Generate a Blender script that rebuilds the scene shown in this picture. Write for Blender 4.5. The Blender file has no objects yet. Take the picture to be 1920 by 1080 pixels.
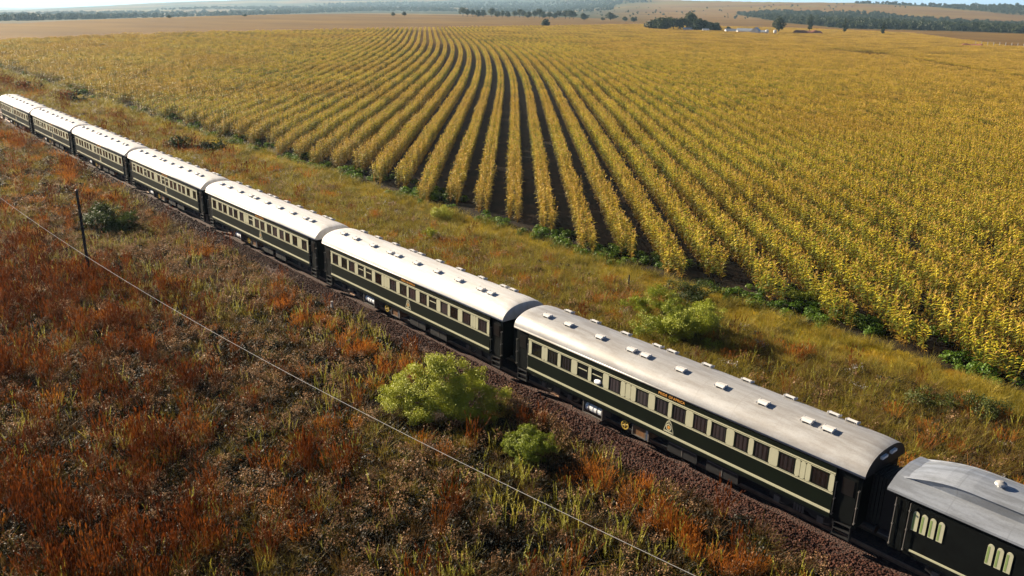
import bpy, bmesh, math, random
import numpy as np
from mathutils import Vector, Matrix

R = math.radians
rng = np.random.default_rng(7)
random.seed(7)
S = bpy.context.scene
COL = S.collection

# ------------------------------------------------------------------ camera
CAM = np.array([21.23, -29.01, 18.99])
F_PX, PITCH, ROLL, YAW = 1601.8, R(18.409), R(1.5), R(-48.438)
fw = np.array([math.sin(YAW) * math.cos(PITCH), math.cos(YAW) * math.cos(PITCH), -math.sin(PITCH)])
rt0 = np.array([math.cos(YAW), -math.sin(YAW), 0.0])
up0 = np.cross(rt0, fw)
rt = math.cos(ROLL) * rt0 + math.sin(ROLL) * up0
up = math.cos(ROLL) * up0 - math.sin(ROLL) * rt0
cd = bpy.data.cameras.new('camera')
cam = bpy.data.objects.new('camera', cd)
COL.objects.link(cam)
cam.matrix_world = Matrix(((rt[0], up[0], -fw[0], CAM[0]), (rt[1], up[1], -fw[1], CAM[1]),
                           (rt[2], up[2], -fw[2], CAM[2]), (0, 0, 0, 1)))
cd.sensor_width = 36.0
cd.lens = F_PX / 1920 * 36.0
cd.clip_start = 0.5
cd.clip_end = 40000
S.camera = cam

# ------------------------------------------------------------------ sky, sun, exposure
SUN_EL, SHADOW_AZ = R(22.5), R(14)          # shadows run along +x, a little away from the camera
sun_dir = np.array([-math.cos(SHADOW_AZ) * math.cos(SUN_EL), -math.sin(SHADOW_AZ) * math.cos(SUN_EL), math.sin(SUN_EL)])
w = bpy.data.worlds.new('World')
S.world = w
w.use_nodes = True
nt = w.node_tree
bg = nt.nodes['Background']
sky = nt.nodes.new('ShaderNodeTexSky')
sky.sky_type = 'NISHITA'
sky.sun_disc = False
sky.sun_elevation = SUN_EL
sky.sun_rotation = math.atan2(sun_dir[0], sun_dir[1])
sky.altitude = 3500
sky.air_density = 0.4
sky.dust_density = 0.3
sky.ozone_density = 2.0
nt.links.new(sky.outputs[0], bg.inputs[0])
bg.inputs[1].default_value = 0.05
sl = bpy.data.lights.new('sun', 'SUN')
sl.energy = 5.0
sl.angle = R(0.5)
sl.color = (1.0, 0.85, 0.64)
so = bpy.data.objects.new('sun', sl)
COL.objects.link(so)
so.rotation_euler = Vector(-sun_dir).to_track_quat('-Z', 'Y').to_euler()
S.view_settings.view_transform = 'Standard'
S.view_settings.look = 'None'
S.view_settings.gamma = 1.0
S.view_settings.exposure = 1.72

# ------------------------------------------------------------------ helpers
def bp(x, y, z=-0.6):
    """pixel of the 1920x1080 photograph -> point on the level z"""
    d = fw + rt * (x - 960) / F_PX + up * (540 - y) / F_PX
    return CAM + d * ((z - CAM[2]) / d[2])

def tag(o, label=None, cat=None, group=None, kind=None):
    if label: o['label'] = label
    if cat: o['category'] = cat
    if group: o['group'] = group
    if kind: o['kind'] = kind
    return o

def empty(name, loc, rz=0.0):
    o = bpy.data.objects.new(name, None)
    COL.objects.link(o)
    o.location = loc
    o.rotation_euler = (0, 0, rz)
    o.empty_display_size = 0.2
    return o

def copy_tree(o, parent=None):
    c = o.copy()
    COL.objects.link(c)
    if parent is not None: c.parent = parent
    for ch in list(o.children): copy_tree(ch, c)
    return c

class MB:
    def __init__(s): s.v = []; s.f = []; s.m = []
    def face(s, pts, m=0):
        i = len(s.v); s.v += [tuple(p) for p in pts]; s.f.append(tuple(range(i, i + len(pts)))); s.m.append(m)
    def box(s, x0, x1, y0, y1, z0, z1, m=0):
        i = len(s.v)
        s.v += [(x0, y0, z0), (x1, y0, z0), (x1, y1, z0), (x0, y1, z0), (x0, y0, z1), (x1, y0, z1), (x1, y1, z1), (x0, y1, z1)]
        for f in ((0, 3, 2, 1), (4, 5, 6, 7), (0, 1, 5, 4), (1, 2, 6, 5), (2, 3, 7, 6), (3, 0, 4, 7)):
            s.f.append(tuple(i + k for k in f)); s.m.append(m)
    def tube(s, p0, p1, r0, r1=None, n=8, m=0, cap=True):
        r1 = r0 if r1 is None else r1
        p0 = np.array(p0, float); p1 = np.array(p1, float); d = p1 - p0; d = d / (np.linalg.norm(d) + 1e-9)
        a = np.cross(d, (0, 0, 1.0)) if abs(d[2]) < .9 else np.cross(d, (1.0, 0, 0)); a /= np.linalg.norm(a); b = np.cross(d, a)
        i = len(s.v)
        for p, r in ((p0, r0), (p1, r1)):
            for k in range(n):
                t = 2 * math.pi * k / n; s.v.append(tuple(p + r * (math.cos(t) * a + math.sin(t) * b)))
        for k in range(n):
            s.f.append((i + k, i + (k + 1) % n, i + n + (k + 1) % n, i + n + k)); s.m.append(m)
        if cap:
            s.f.append(tuple(i + k for k in range(n))[::-1]); s.m.append(m)
            s.f.append(tuple(i + n + k for k in range(n))); s.m.append(m)
    def path(s, pts, r, n=6, m=0):
        for a, b in zip(pts[:-1], pts[1:]): s.tube(a, b, r, r, n, m)
    def grid(s, P, m=0):
        """P[i][j] points -> quads"""
        i0 = len(s.v); nj = len(P[0])
        for row in P: s.v += [tuple(p) for p in row]
        for i in range(len(P) - 1):
            for j in range(nj - 1):
                a = i0 + i * nj + j
                s.f.append((a, a + 1, a + nj + 1, a + nj)); s.m.append(m)
    def prism(s, poly, y0, y1, m=0):
        """poly in (x,z), extruded in y; y0 is the face seen from -y"""
        n = len(poly); i = len(s.v)
        s.v += [(x, y0, z) for x, z in poly] + [(x, y1, z) for x, z in poly]
        s.f.append(tuple(range(i, i + n))); s.m.append(m)
        s.f.append(tuple(range(i + n, i + 2 * n))[::-1]); s.m.append(m)
        for k in range(n):
            s.f.append((i + k, i + n + k, i + n + (k + 1) % n, i + (k + 1) % n)); s.m.append(m)
    def mesh(s, name, mats, smooth=False):
        me = bpy.data.meshes.new(name)
        me.from_pydata(s.v, [], s.f)
        for m in (mats if isinstance(mats, (list, tuple)) else [mats]): me.materials.append(m)
        me.polygons.foreach_set('material_index', s.m)
        if smooth: me.polygons.foreach_set('use_smooth', [True] * len(s.f))
        me.update()
        return me
    def build(s, name, mats, parent=None, smooth=False, loc=None, fix=True):
        me = s.mesh(name, mats, smooth)
        if fix:
            b = bmesh.new(); b.from_mesh(me); bmesh.ops.recalc_face_normals(b, faces=b.faces); b.to_mesh(me); b.free()
        o = bpy.data.objects.new(name, me); COL.objects.link(o)
        if parent is not None: o.parent = parent
        if loc is not None: o.location = loc
        return o

def quads_mesh(name, V, mats, midx=None, smooth=False):
    """V: (n,4,3)"""
    n = len(V); me = bpy.data.meshes.new(name)
    me.vertices.add(4 * n); me.vertices.foreach_set('co', np.asarray(V, np.float32).reshape(-1))
    me.loops.add(4 * n); me.loops.foreach_set('vertex_index', np.arange(4 * n, dtype=np.int32))
    me.polygons.add(n); me.polygons.foreach_set('loop_start', np.arange(0, 4 * n, 4, dtype=np.int32))
    for m in (mats if isinstance(mats, (list, tuple)) else [mats]): me.materials.append(m)
    if midx is not None: me.polygons.foreach_set('material_index', np.asarray(midx, np.int32))
    me.update(calc_edges=True)
    return me

# ------------------------------------------------------------------ materials
def mat(name):
    m = bpy.data.materials.new(name); m.use_nodes = True
    t = m.node_tree
    return m, t, t.nodes['Principled BSDF'], t.nodes['Material Output']

def node(t, kind, **kw):
    n = t.nodes.new(kind)
    for k, v in kw.items(): setattr(n, k, v)
    return n

def ramp(t, stops, src=None):
    r = node(t, 'ShaderNodeValToRGB'); cr = r.color_ramp
    while len(cr.elements) < len(stops): cr.elements.new(0.5)
    for e, (p, c) in zip(cr.elements, stops): e.position = p; e.color = (*c, 1)
    if src is not None: t.links.new(src, r.inputs[0])
    return r

def noise(t, scale, detail=3, coord=None, rough=.55):
    n = node(t, 'ShaderNodeTexNoise'); n.inputs['Scale'].default_value = scale; n.inputs['Detail'].default_value = detail
    n.inputs['Roughness'].default_value = rough
    if coord is not None: t.links.new(coord, n.inputs['Vector'])
    return n

def mixc(t, fac, a, b, mode='MIX'):
    m = node(t, 'ShaderNodeMix', data_type='RGBA', blend_type=mode)
    for inp, v in ((m.inputs[0], fac), (m.inputs[6], a), (m.inputs[7], b)):
        if hasattr(v, 'links') or isinstance(v, bpy.types.NodeSocket): t.links.new(v, inp)
        elif isinstance(v, (int, float)): inp.default_value = v
        else: inp.default_value = (*v, 1)
    return m.outputs[2]

def plain(name, c, rough=.6, metal=0.0, var=.12, scale=3.0, bump=0.0, spec=.5):
    m, t, b, o = mat(name)
    tc = node(t, 'ShaderNodeTexCoord')
    n = noise(t, scale, 4, tc.outputs['Object'])
    lo = tuple(max(0, x * (1 - var)) for x in c); hi = tuple(min(1, x * (1 + var)) for x in c)
    r = ramp(t, [(.3, lo), (.7, hi)], n.outputs[0])
    t.links.new(r.outputs[0], b.inputs['Base Color'])
    b.inputs['Roughness'].default_value = rough; b.inputs['Metallic'].default_value = metal
    b.inputs['Specular IOR Level'].default_value = spec
    if bump:
        bn = node(t, 'ShaderNodeBump'); bn.inputs['Strength'].default_value = bump; bn.inputs['Distance'].default_value = .02
        t.links.new(n.outputs[0], bn.inputs['Height']); t.links.new(bn.outputs[0], b.inputs['Normal'])
    return m

def foliage(name, stops, trans=.35, patch=None, patch_scale=.05, patch_amt=.6, rough=.55, browner=False):
    """leaf material: the hue varies from plant to plant (random) and over the field (noise), some light passes through"""
    m, t, b, o = mat(name)
    oi = node(t, 'ShaderNodeObjectInfo')
    geo = node(t, 'ShaderNodeNewGeometry')
    nz = noise(t, 9.0, 2, geo.outputs['Position'])
    ad = node(t, 'ShaderNodeMath', operation='MULTIPLY_ADD'); ad.inputs[1].default_value = .5
    t.links.new(oi.outputs['Random'], ad.inputs[0])
    m2 = node(t, 'ShaderNodeMath', operation='MULTIPLY'); m2.inputs[1].default_value = .5
    t.links.new(nz.outputs[0], m2.inputs[0]); t.links.new(m2.outputs[0], ad.inputs[2])
    r = ramp(t, stops, ad.outputs[0])
    col = r.outputs[0]
    if patch:
        pn = noise(t, patch_scale, 4, geo.outputs['Position'])
        pr = ramp(t, [(.42, (0, 0, 0)), (.62, (patch_amt,) * 3)], pn.outputs[0])
        fac = pr.outputs[0]
        if browner:   # browner to the right: orange crop tint plus lens vignetting painted into colour
            dt = node(t, 'ShaderNodeVectorMath', operation='DOT_PRODUCT'); t.links.new(geo.outputs['Position'], dt.inputs[0]); dt.inputs[1].default_value = (.66, .75, 0)
            mr = node(t, 'ShaderNodeMapRange'); mr.inputs[1].default_value = 5; mr.inputs[2].default_value = 110; mr.inputs[4].default_value = .38; t.links.new(dt.outputs['Value'], mr.inputs[0])
            mm = node(t, 'ShaderNodeMath', operation='MAXIMUM'); t.links.new(fac, mm.inputs[0]); t.links.new(mr.outputs[0], mm.inputs[1]); fac = mm.outputs[0]
        col = mixc(t, fac, col, patch)
    t.links.new(col, b.inputs['Base Color'])
    b.inputs['Roughness'].default_value = rough; b.inputs['Specular IOR Level'].default_value = .25
    if trans:
        tr = node(t, 'ShaderNodeBsdfTranslucent'); t.links.new(col, tr.inputs['Color'])
        mx = node(t, 'ShaderNodeMixShader'); mx.inputs[0].default_value = trans
        t.links.new(b.outputs[0], mx.inputs[1]); t.links.new(tr.outputs[0], mx.inputs[2]); t.links.new(mx.outputs[0], o.inputs['Surface'])
    return m

M = {}
M['green'] = plain('coach_green_paint', (.0030, .0060, .0028), .48, var=.25, scale=1.5, spec=.18)
M['black'] = plain('underframe_black', (.008, .008, .009), .6, var=.3)
M['blackpaint'] = plain('vestibule_black_paint', (.004, .005, .005), .6, var=.3, spec=.1)
M['cream'] = plain('cream_paint', (.46, .45, .31), .45, var=.05)
M['gold'] = plain('gold_lettering', (.6, .28, .06), .4, var=.08)
M['yellow'] = plain('yellow_paint', (.5, .35, .06), .45, var=.1)
M['slat'] = plain('green_slat', (.22, .30, .10), .5, var=.1)  # painted shade tone for the van's louvre windows
M['steel'] = plain('steel', (.35, .33, .31), .4, metal=.7, var=.2)
M['rail'] = plain('rail_steel', (.20, .12, .08), .5, metal=.4, var=.3)
M['wood'] = plain('varnished_wood', (.16, .08, .035), .5, var=.3, scale=6)
M['boxgrey'] = plain('battery_box_grey', (.10, .09, .08), .6, var=.25)
M['tank'] = plain('white_tank_paint', (.72, .74, .75), .4, var=.06)
M['polewood'] = plain('creosoted_wood', (.022, .017, .014), .8, var=.3, scale=2)
M['wire'] = plain('bright_wire', (.36, .34, .31), .35, metal=.3, var=.05)
M['concrete'] = plain('concrete', (.42, .41, .39), .85, var=.15, scale=8)
M['white_wall'] = plain('white_wall', (.75, .73, .69), .8, var=.06)
M['tin'] = plain('tin_roof', (.52, .56, .60), .4, metal=.3, var=.1)
M['bark'] = plain('bark', (.06, .045, .03), .9, var=.35, scale=6)
M['pillow'] = plain('white_cotton', (.8, .8, .82), .9, var=.03)
M['mound'] = plain('red_earth_bank', (.26, .10, .05), .95, var=.35, scale=.15)

def roof_mat(name, base, dirt, rough, metal):
    m, t, b, o = mat(name)
    tc = node(t, 'ShaderNodeTexCoord')
    mp = node(t, 'ShaderNodeMapping'); mp.inputs['Scale'].default_value = (.35, 2.2, 1.0)
    t.links.new(tc.outputs['Object'], mp.inputs[0])
    n1 = noise(t, 1.6, 6, mp.outputs[0], .65); n2 = noise(t, 14, 3, tc.outputs['Object'])
    r1 = ramp(t, [(.40, dirt), (.58, base)], n1.outputs[0])
    r2 = ramp(t, [(.3, (.9, .9, .9)), (.6, (1, 1, 1))], n2.outputs[0])
    c = mixc(t, 1.0, r1.outputs[0], r2.outputs[0], 'MULTIPLY')
    # sheet seams every 1.9 m
    sx = node(t, 'ShaderNodeSeparateXYZ'); t.links.new(tc.outputs['Object'], sx.inputs[0])
    md = node(t, 'ShaderNodeMath', operation='PINGPONG'); md.inputs[1].default_value = .95; t.links.new(sx.outputs[0], md.inputs[0])
    lt = node(t, 'ShaderNodeMath', operation='LESS_THAN'); lt.inputs[1].default_value = .022; t.links.new(md.outputs[0], lt.inputs[0])
    ml = node(t, 'ShaderNodeMath', operation='MULTIPLY'); ml.inputs[1].default_value = .55; t.links.new(lt.outputs[0], ml.inputs[0])
    c = mixc(t, ml.outputs[0], c, dirt)
    t.links.new(c, b.inputs['Base Color'])
    b.inputs['Roughness'].default_value = rough; b.inputs['Metallic'].default_value = metal
    bn = node(t, 'ShaderNodeBump'); bn.inputs['Strength'].default_value = .25; bn.inputs['Distance'].default_value = .03
    t.links.new(n1.outputs[0], bn.inputs['Height']); t.links.new(bn.outputs[0], b.inputs['Normal'])
    return m
M['roof'] = roof_mat('white_roof_paint', (.62, .61, .60), (.53, .51, .48), .5, 0.0)
M['roof_grey'] = roof_mat('silver_roof_paint', (.385, .38, .375), (.30, .285, .27), .42, .15)
M['roof_silver'] = roof_mat('aluminium_roof_paint', (.30, .325, .37), (.215, .23, .255), .38, .35)

def pane_mat(name, curtain):
    m, t, b, o = mat(name)
    tc = node(t, 'ShaderNodeTexCoord')
    wv = node(t, 'ShaderNodeTexWave', wave_type='BANDS', bands_direction='X'); wv.inputs['Scale'].default_value = 1.6
    wv.inputs['Distortion'].default_value = .6
    t.links.new(tc.outputs['Object'], wv.inputs['Vector'])
    r = ramp(t, [(.0, (.016, .015, .017)), (.5, curtain), (.9, tuple(c * 1.25 for c in curtain))], wv.outputs[0])
    oi = node(t, 'ShaderNodeObjectInfo'); rv = ramp(t, [(.15, (.25, .25, .25)), (.9, (1.5, 1.4, 1.35))], oi.outputs['Random'])
    t.links.new(mixc(t, 1.0, r.outputs[0], rv.outputs[0], 'MULTIPLY'), b.inputs['Base Color'])
    b.inputs['Roughness'].default_value = .08
    return m
M['pane'] = pane_mat('curtained_window_glass', (.034, .030, .034))
M['pane_open'] = plain('dark_open_window', (.008, .008, .009), .3, var=.2)

# ------------------------------------------------------------------ scatter: one object, plants placed by geometry nodes
def variants(name, meshes):
    c = bpy.data.collections.new(name)
    for i, me in enumerate(meshes):
        o = bpy.data.objects.new('%s_%02d' % (name, i), me); c.objects.link(o)
    return c

def scatter(name, pts, rot, scl, idx, coll, label, cat, kind='stuff'):
    n = len(pts); me = bpy.data.meshes.new(name)
    me.vertices.add(n); me.vertices.foreach_set('co', np.asarray(pts, np.float32).reshape(-1))
    a = me.attributes.new('rot', 'FLOAT_VECTOR', 'POINT'); a.data.foreach_set('vector', np.asarray(rot, np.float32).reshape(-1))
    a = me.attributes.new('scl', 'FLOAT_VECTOR', 'POINT'); a.data.foreach_set('vector', np.asarray(scl, np.float32).reshape(-1))
    a = me.attributes.new('idx', 'INT', 'POINT'); a.data.foreach_set('value', np.asarray(idx, np.int32))
    o = bpy.data.objects.new(name, me); COL.objects.link(o)
    g = bpy.data.node_groups.new(name, 'GeometryNodeTree')
    g.interface.new_socket('Geometry', in_out='INPUT', socket_type='NodeSocketGeometry')
    g.interface.new_socket('Geometry', in_out='OUTPUT', socket_type='NodeSocketGeometry')
    gi = g.nodes.new('NodeGroupInput'); go = g.nodes.new('NodeGroupOutput')
    ip = g.nodes.new('GeometryNodeInstanceOnPoints'); ci = g.nodes.new('GeometryNodeCollectionInfo')
    ci.inputs['Collection'].default_value = coll; ci.inputs['Separate Children'].default_value = True; ci.inputs['Reset Children'].default_value = True
    def na(nm, typ):
        k = g.nodes.new('GeometryNodeInputNamedAttribute'); k.data_type = typ; k.inputs['Name'].default_value = nm; return k.outputs[0]
    L = g.links.new
    L(gi.outputs[0], ip.inputs['Points']); L(ci.outputs[0], ip.inputs['Instance'])
    ip.inputs['Pick Instance'].default_value = True
    L(na('idx', 'INT'), ip.inputs['Instance Index']); L(na('rot', 'FLOAT_VECTOR'), ip.inputs['Rotation']); L(na('scl', 'FLOAT_VECTOR'), ip.inputs['Scale'])
    L(ip.outputs[0], go.inputs[0])
    md = o.modifiers.new('plants', 'NODES'); md.node_group = g
    return tag(o, label, cat, None, kind)

# ------------------------------------------------------------------ screen helpers for culling what the camera's neighbourhood cannot see
def in_view(P, mx=420, my=260):
    d = P - CAM; z = d @ fw
    x = 960 + F_PX * (d @ rt) / z; y = 540 - F_PX * (d @ up) / z
    return (z > 1) & (x > -mx) & (x < 1920 + mx) & (y < 1080 + my)

def vnoise(x, y, s, seed=0):
    """smooth value noise, numpy"""
    x = np.asarray(x) / s + 100 + seed * 17.3; y = np.asarray(y) / s + 100 + seed * 9.1
    xi = np.floor(x).astype(int); yi = np.floor(y).astype(int); fx = x - xi; fy = y - yi
    fx = fx * fx * (3 - 2 * fx); fy = fy * fy * (3 - 2 * fy)
    def h(a, b):
        v = np.sin(a * 127.1 + b * 311.7 + seed * 74.7) * 43758.5453
        return v - np.floor(v)
    return (h(xi, yi) * (1 - fx) + h(xi + 1, yi) * fx) * (1 - fy) + (h(xi, yi + 1) * (1 - fx) + h(xi + 1, yi + 1) * fx) * fy

def fbm(x, y, s, seed=0):
    return .55 * vnoise(x, y, s, seed) + .3 * vnoise(x, y, s / 2.1, seed + 3) + .15 * vnoise(x, y, s / 4.3, seed + 5)

def track_y(x): return 0.535e-4 * np.asarray(x, float) ** 2
GZ = -0.7

# ================================================================== GROUND AND HILLS
# one sheet: level land round the railway, a broad plateau whose far rim falls to a valley, then hills
def ramp_tbl(u, xs, ys): return np.interp(u, xs, ys)
U_ = [-2600, -600, 0, 300, 640, 820, 1000, 1150, 1300, 1450, 1600, 1750, 1920, 2500, 4500]
EDGE_R = [700, 620, 628, 870, 1280, 1400, 1478, 1420, 1300, 1100, 1000, 950, 900, 900, 900]
K1_Y = [60, 60, 48, 38, 30, 30, 30, 28, 32, 38, 47, 54, 60, 64, 64]
K2_Y = [40, 42, 36, 30, 21, 20, 22, 18, 24, 30, 38, 46, 54, 58, 58]
K3_Y = [30, 30, 27, 17, 10, 10, 13, 10, 13, 15, 19, 28, 40, 44, 44]
K4_Y = [20, 22, 18, 3, -8, -10, -8, -3, 2, 3.5, 5, 10, 9, 12, 12]
STEP = [1.5, 1.5, 1.5, 1.5, 1.4, 1.3, 1.1, .6, .5, .45, .45, .45, .45, .5, .5]
def terrain_z(az, r):
    """az: bearing in radians (math angle); r: distance from the camera on plan"""
    rel = az - math.atan2(fw[1], fw[0])
    rel = (rel + math.pi) % (2 * math.pi) - math.pi
    relc = np.clip(rel, -1.2, 1.2)
    u = 960 - np.tan(relc) * F_PX / math.cos(PITCH) - 14
    hor = -18.5 + 0.0262 * u
    E = np.interp(u, U_, EDGE_R); q = np.interp(u, U_, STEP)
    rr = [E, E * 1.4, E * 1.4 + 1100 * q, E * 1.4 + 2500 * q, E * 1.4 + 4400 * q, E * 1.4 + 6600 * q]
    cosf = .90 * np.cos(relc)
    def zy(tab, d): return CAM[2] - (np.interp(u, U_, tab) - hor) / F_PX * d * cosf
    zk = [np.full_like(u, GZ), zy(K1_Y, rr[1]), zy(K2_Y, rr[2]), zy(K3_Y, rr[3]), zy(K4_Y, rr[4]), None]
    zk[5] = zk[4] - 90
    z = np.full_like(u, GZ)
    for k in range(5):
        t = np.clip((r - rr[k]) / (rr[k + 1] - rr[k]), 0, 1)
        if k == 0: t = t * t * (3 - 2 * t)
        z = np.where(r > rr[k], zk[k] + (zk[k + 1] - zk[k]) * t, z)
    y = hor + (CAM[2] - z) / np.maximum(r, 1) * F_PX / cosf      # height in the photograph, used to lay out the land cover
    return z, u, y
def wooded(U, Yp, X, Y, Rr):
    """share of trees at a spot: woods and fields at left, one wood and a wooded ridge on the grassy hill at right"""
    n = fbm(X, Y, 620, 11) * .6 + fbm(X * .6 + Y, Y * .8 - X, 420, 12) * .4
    left = np.clip((n - .35 + .06 * np.clip((U - 560) / 400, -.5, 1)) * 9, 0, 1)
    left = left * (1 - .85 * np.clip(1 - np.abs(Yp - (24 - U * .012)) / 4.0, 0, 1) * np.clip((560 - U) / 120, 0, 1))
    n2 = (fbm(X, Y, 150, 13) - .5) * 9
    t1 = np.interp(U, [1330, 1450, 1560, 1700, 1800, 1920, 2300], [26, 20, 22, 32, 40, 46, 50]); b1 = np.interp(U, [1330, 1450, 1560, 1700, 1800, 1920, 2300], [24, 44, 54, 58, 60, 65, 70])
    t2 = np.interp(U, [1520, 1600, 1700, 1800, 1920, 2300], [6, 4, 6, 10, 4, 4]); b2 = np.interp(U, [1520, 1600, 1700, 1800, 1920, 2300], [4, 8.5, 13, 22, 33, 36])
    right = np.maximum(np.clip(np.minimum(Yp - t1 + n2, b1 - Yp + n2 * .3) / 3, 0, 1), np.clip(np.minimum(Yp - t2, b2 - Yp + n2 * .6) / 3, 0, 1))
    right = np.maximum(right, np.clip((n - .60) * 8, 0, .7) * (U < 1420))
    k = np.clip((U - 1060) / 160, 0, 1)
    return (left * (1 - k) + right * k) * np.clip((Rr - np.interp(U, [0, 300, 640], [760, 1050, 1450])) / 150 + k * 3, 0, 1)

def build_ground():
    a0 = math.atan2(fw[1], fw[0])
    fine = np.linspace(-.72, .72, 620)
    coarse = np.concatenate([np.linspace(-math.pi, -.74, 40), fine, np.linspace(.74, math.pi, 40)])
    rad = np.concatenate([[0, 8, 20, 60, 150, 300, 450], np.geomspace(580, 14000, 190)])
    A, Rr = np.meshgrid(coarse, rad, indexing='ij')
    X = CAM[0] + np.cos(A + a0) * Rr; Y = CAM[1] + np.sin(A + a0) * Rr
    Z, U, YP = terrain_z(A + a0, Rr)
    far = np.clip((Rr - 2000) / 2500, 0, 1)
    Z = Z + far * ((fbm(X, Y, 900, 1) - .5) * 14 + (fbm(X, Y, 260, 2) - .5) * 6)
    na, nr = A.shape
    V = np.stack([X, Y, Z], -1).reshape(-1, 3)
    idx = np.arange(na * nr).reshape(na, nr)
    F = np.stack([idx[:-1, :-1], idx[:-1, 1:], idx[1:, 1:], idx[1:, :-1]], -1).reshape(-1, 4)
    me = bpy.data.meshes.new('ground'); me.from_pydata(V.tolist(), [], F.tolist())
    me.polygons.foreach_set('use_smooth', [True] * len(F))
    # land cover: how wooded each spot of the far country is
    cover = wooded(U, YP, X, Y, Rr) * (Rr > 900)
    at = me.attributes.new('wooded', 'FLOAT', 'POINT'); at.data.foreach_set('value', cover.reshape(-1).astype(np.float32))
    o = bpy.data.objects.new('ground', me); COL.objects.link(o); tag(o, kind='structure')
    m, t, b, out = mat('soil_and_far_country')
    geo = node(t, 'ShaderNodeNewGeometry'); P_ = geo.outputs['Position']
    n1 = noise(t, .35, 5, P_); n2 = noise(t, .012, 5, P_); n3 = noise(t, .0022, 4, P_)
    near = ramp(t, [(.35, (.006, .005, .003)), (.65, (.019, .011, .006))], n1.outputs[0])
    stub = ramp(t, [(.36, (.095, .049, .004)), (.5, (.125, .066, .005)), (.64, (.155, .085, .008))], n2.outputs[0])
    hill = ramp(t, [(.40, (.12, .060, .009)), (.5, (.165, .090, .013)), (.60, (.14, .105, .014))], n3.outputs[0])
    ln = node(t, 'ShaderNodeVectorMath', operation='DISTANCE'); t.links.new(P_, ln.inputs[0]); ln.inputs[1].default_value = tuple(CAM)
    def step(lo, hi):
        s = node(t, 'ShaderNodeMapRange'); s.inputs[1].default_value = lo; s.inputs[2].default_value = hi; t.links.new(ln.outputs['Value'], s.inputs[0]); return s.outputs[0]
    # soil under the crop, stubble beyond it (the crop's far rim lies 400-900 m out)
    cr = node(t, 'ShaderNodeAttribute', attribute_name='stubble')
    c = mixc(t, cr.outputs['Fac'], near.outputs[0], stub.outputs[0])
    c = mixc(t, step(1500, 1800), c, hill.outputs[0])
    wa = node(t, 'ShaderNodeAttribute', attribute_name='wooded')
    nt2 = noise(t, .02, 3, P_)
    ws = node(t, 'ShaderNodeMath', operation='MULTIPLY'); t.links.new(wa.outputs['Fac'], ws.inputs[0])
    wr = ramp(t, [(.30, (.55, .55, .55)), (.5, (1, 1, 1))], nt2.outputs[0]); t.links.new(wr.outputs[0], ws.inputs[1])
    c = mixc(t, ws.outputs[0], c, (.016, .028, .010))
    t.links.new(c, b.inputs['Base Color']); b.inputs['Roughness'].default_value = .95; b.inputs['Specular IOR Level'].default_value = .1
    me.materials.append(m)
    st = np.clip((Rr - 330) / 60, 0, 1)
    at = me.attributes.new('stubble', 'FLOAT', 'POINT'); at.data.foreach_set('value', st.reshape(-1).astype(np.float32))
    return o
build_ground()
def ground_at(x, y):
    az = np.arctan2(np.asarray(y) - CAM[1], np.asarray(x) - CAM[0]); r = np.hypot(np.asarray(x) - CAM[0], np.asarray(y) - CAM[1])
    return terrain_z(az, r)[0]

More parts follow.
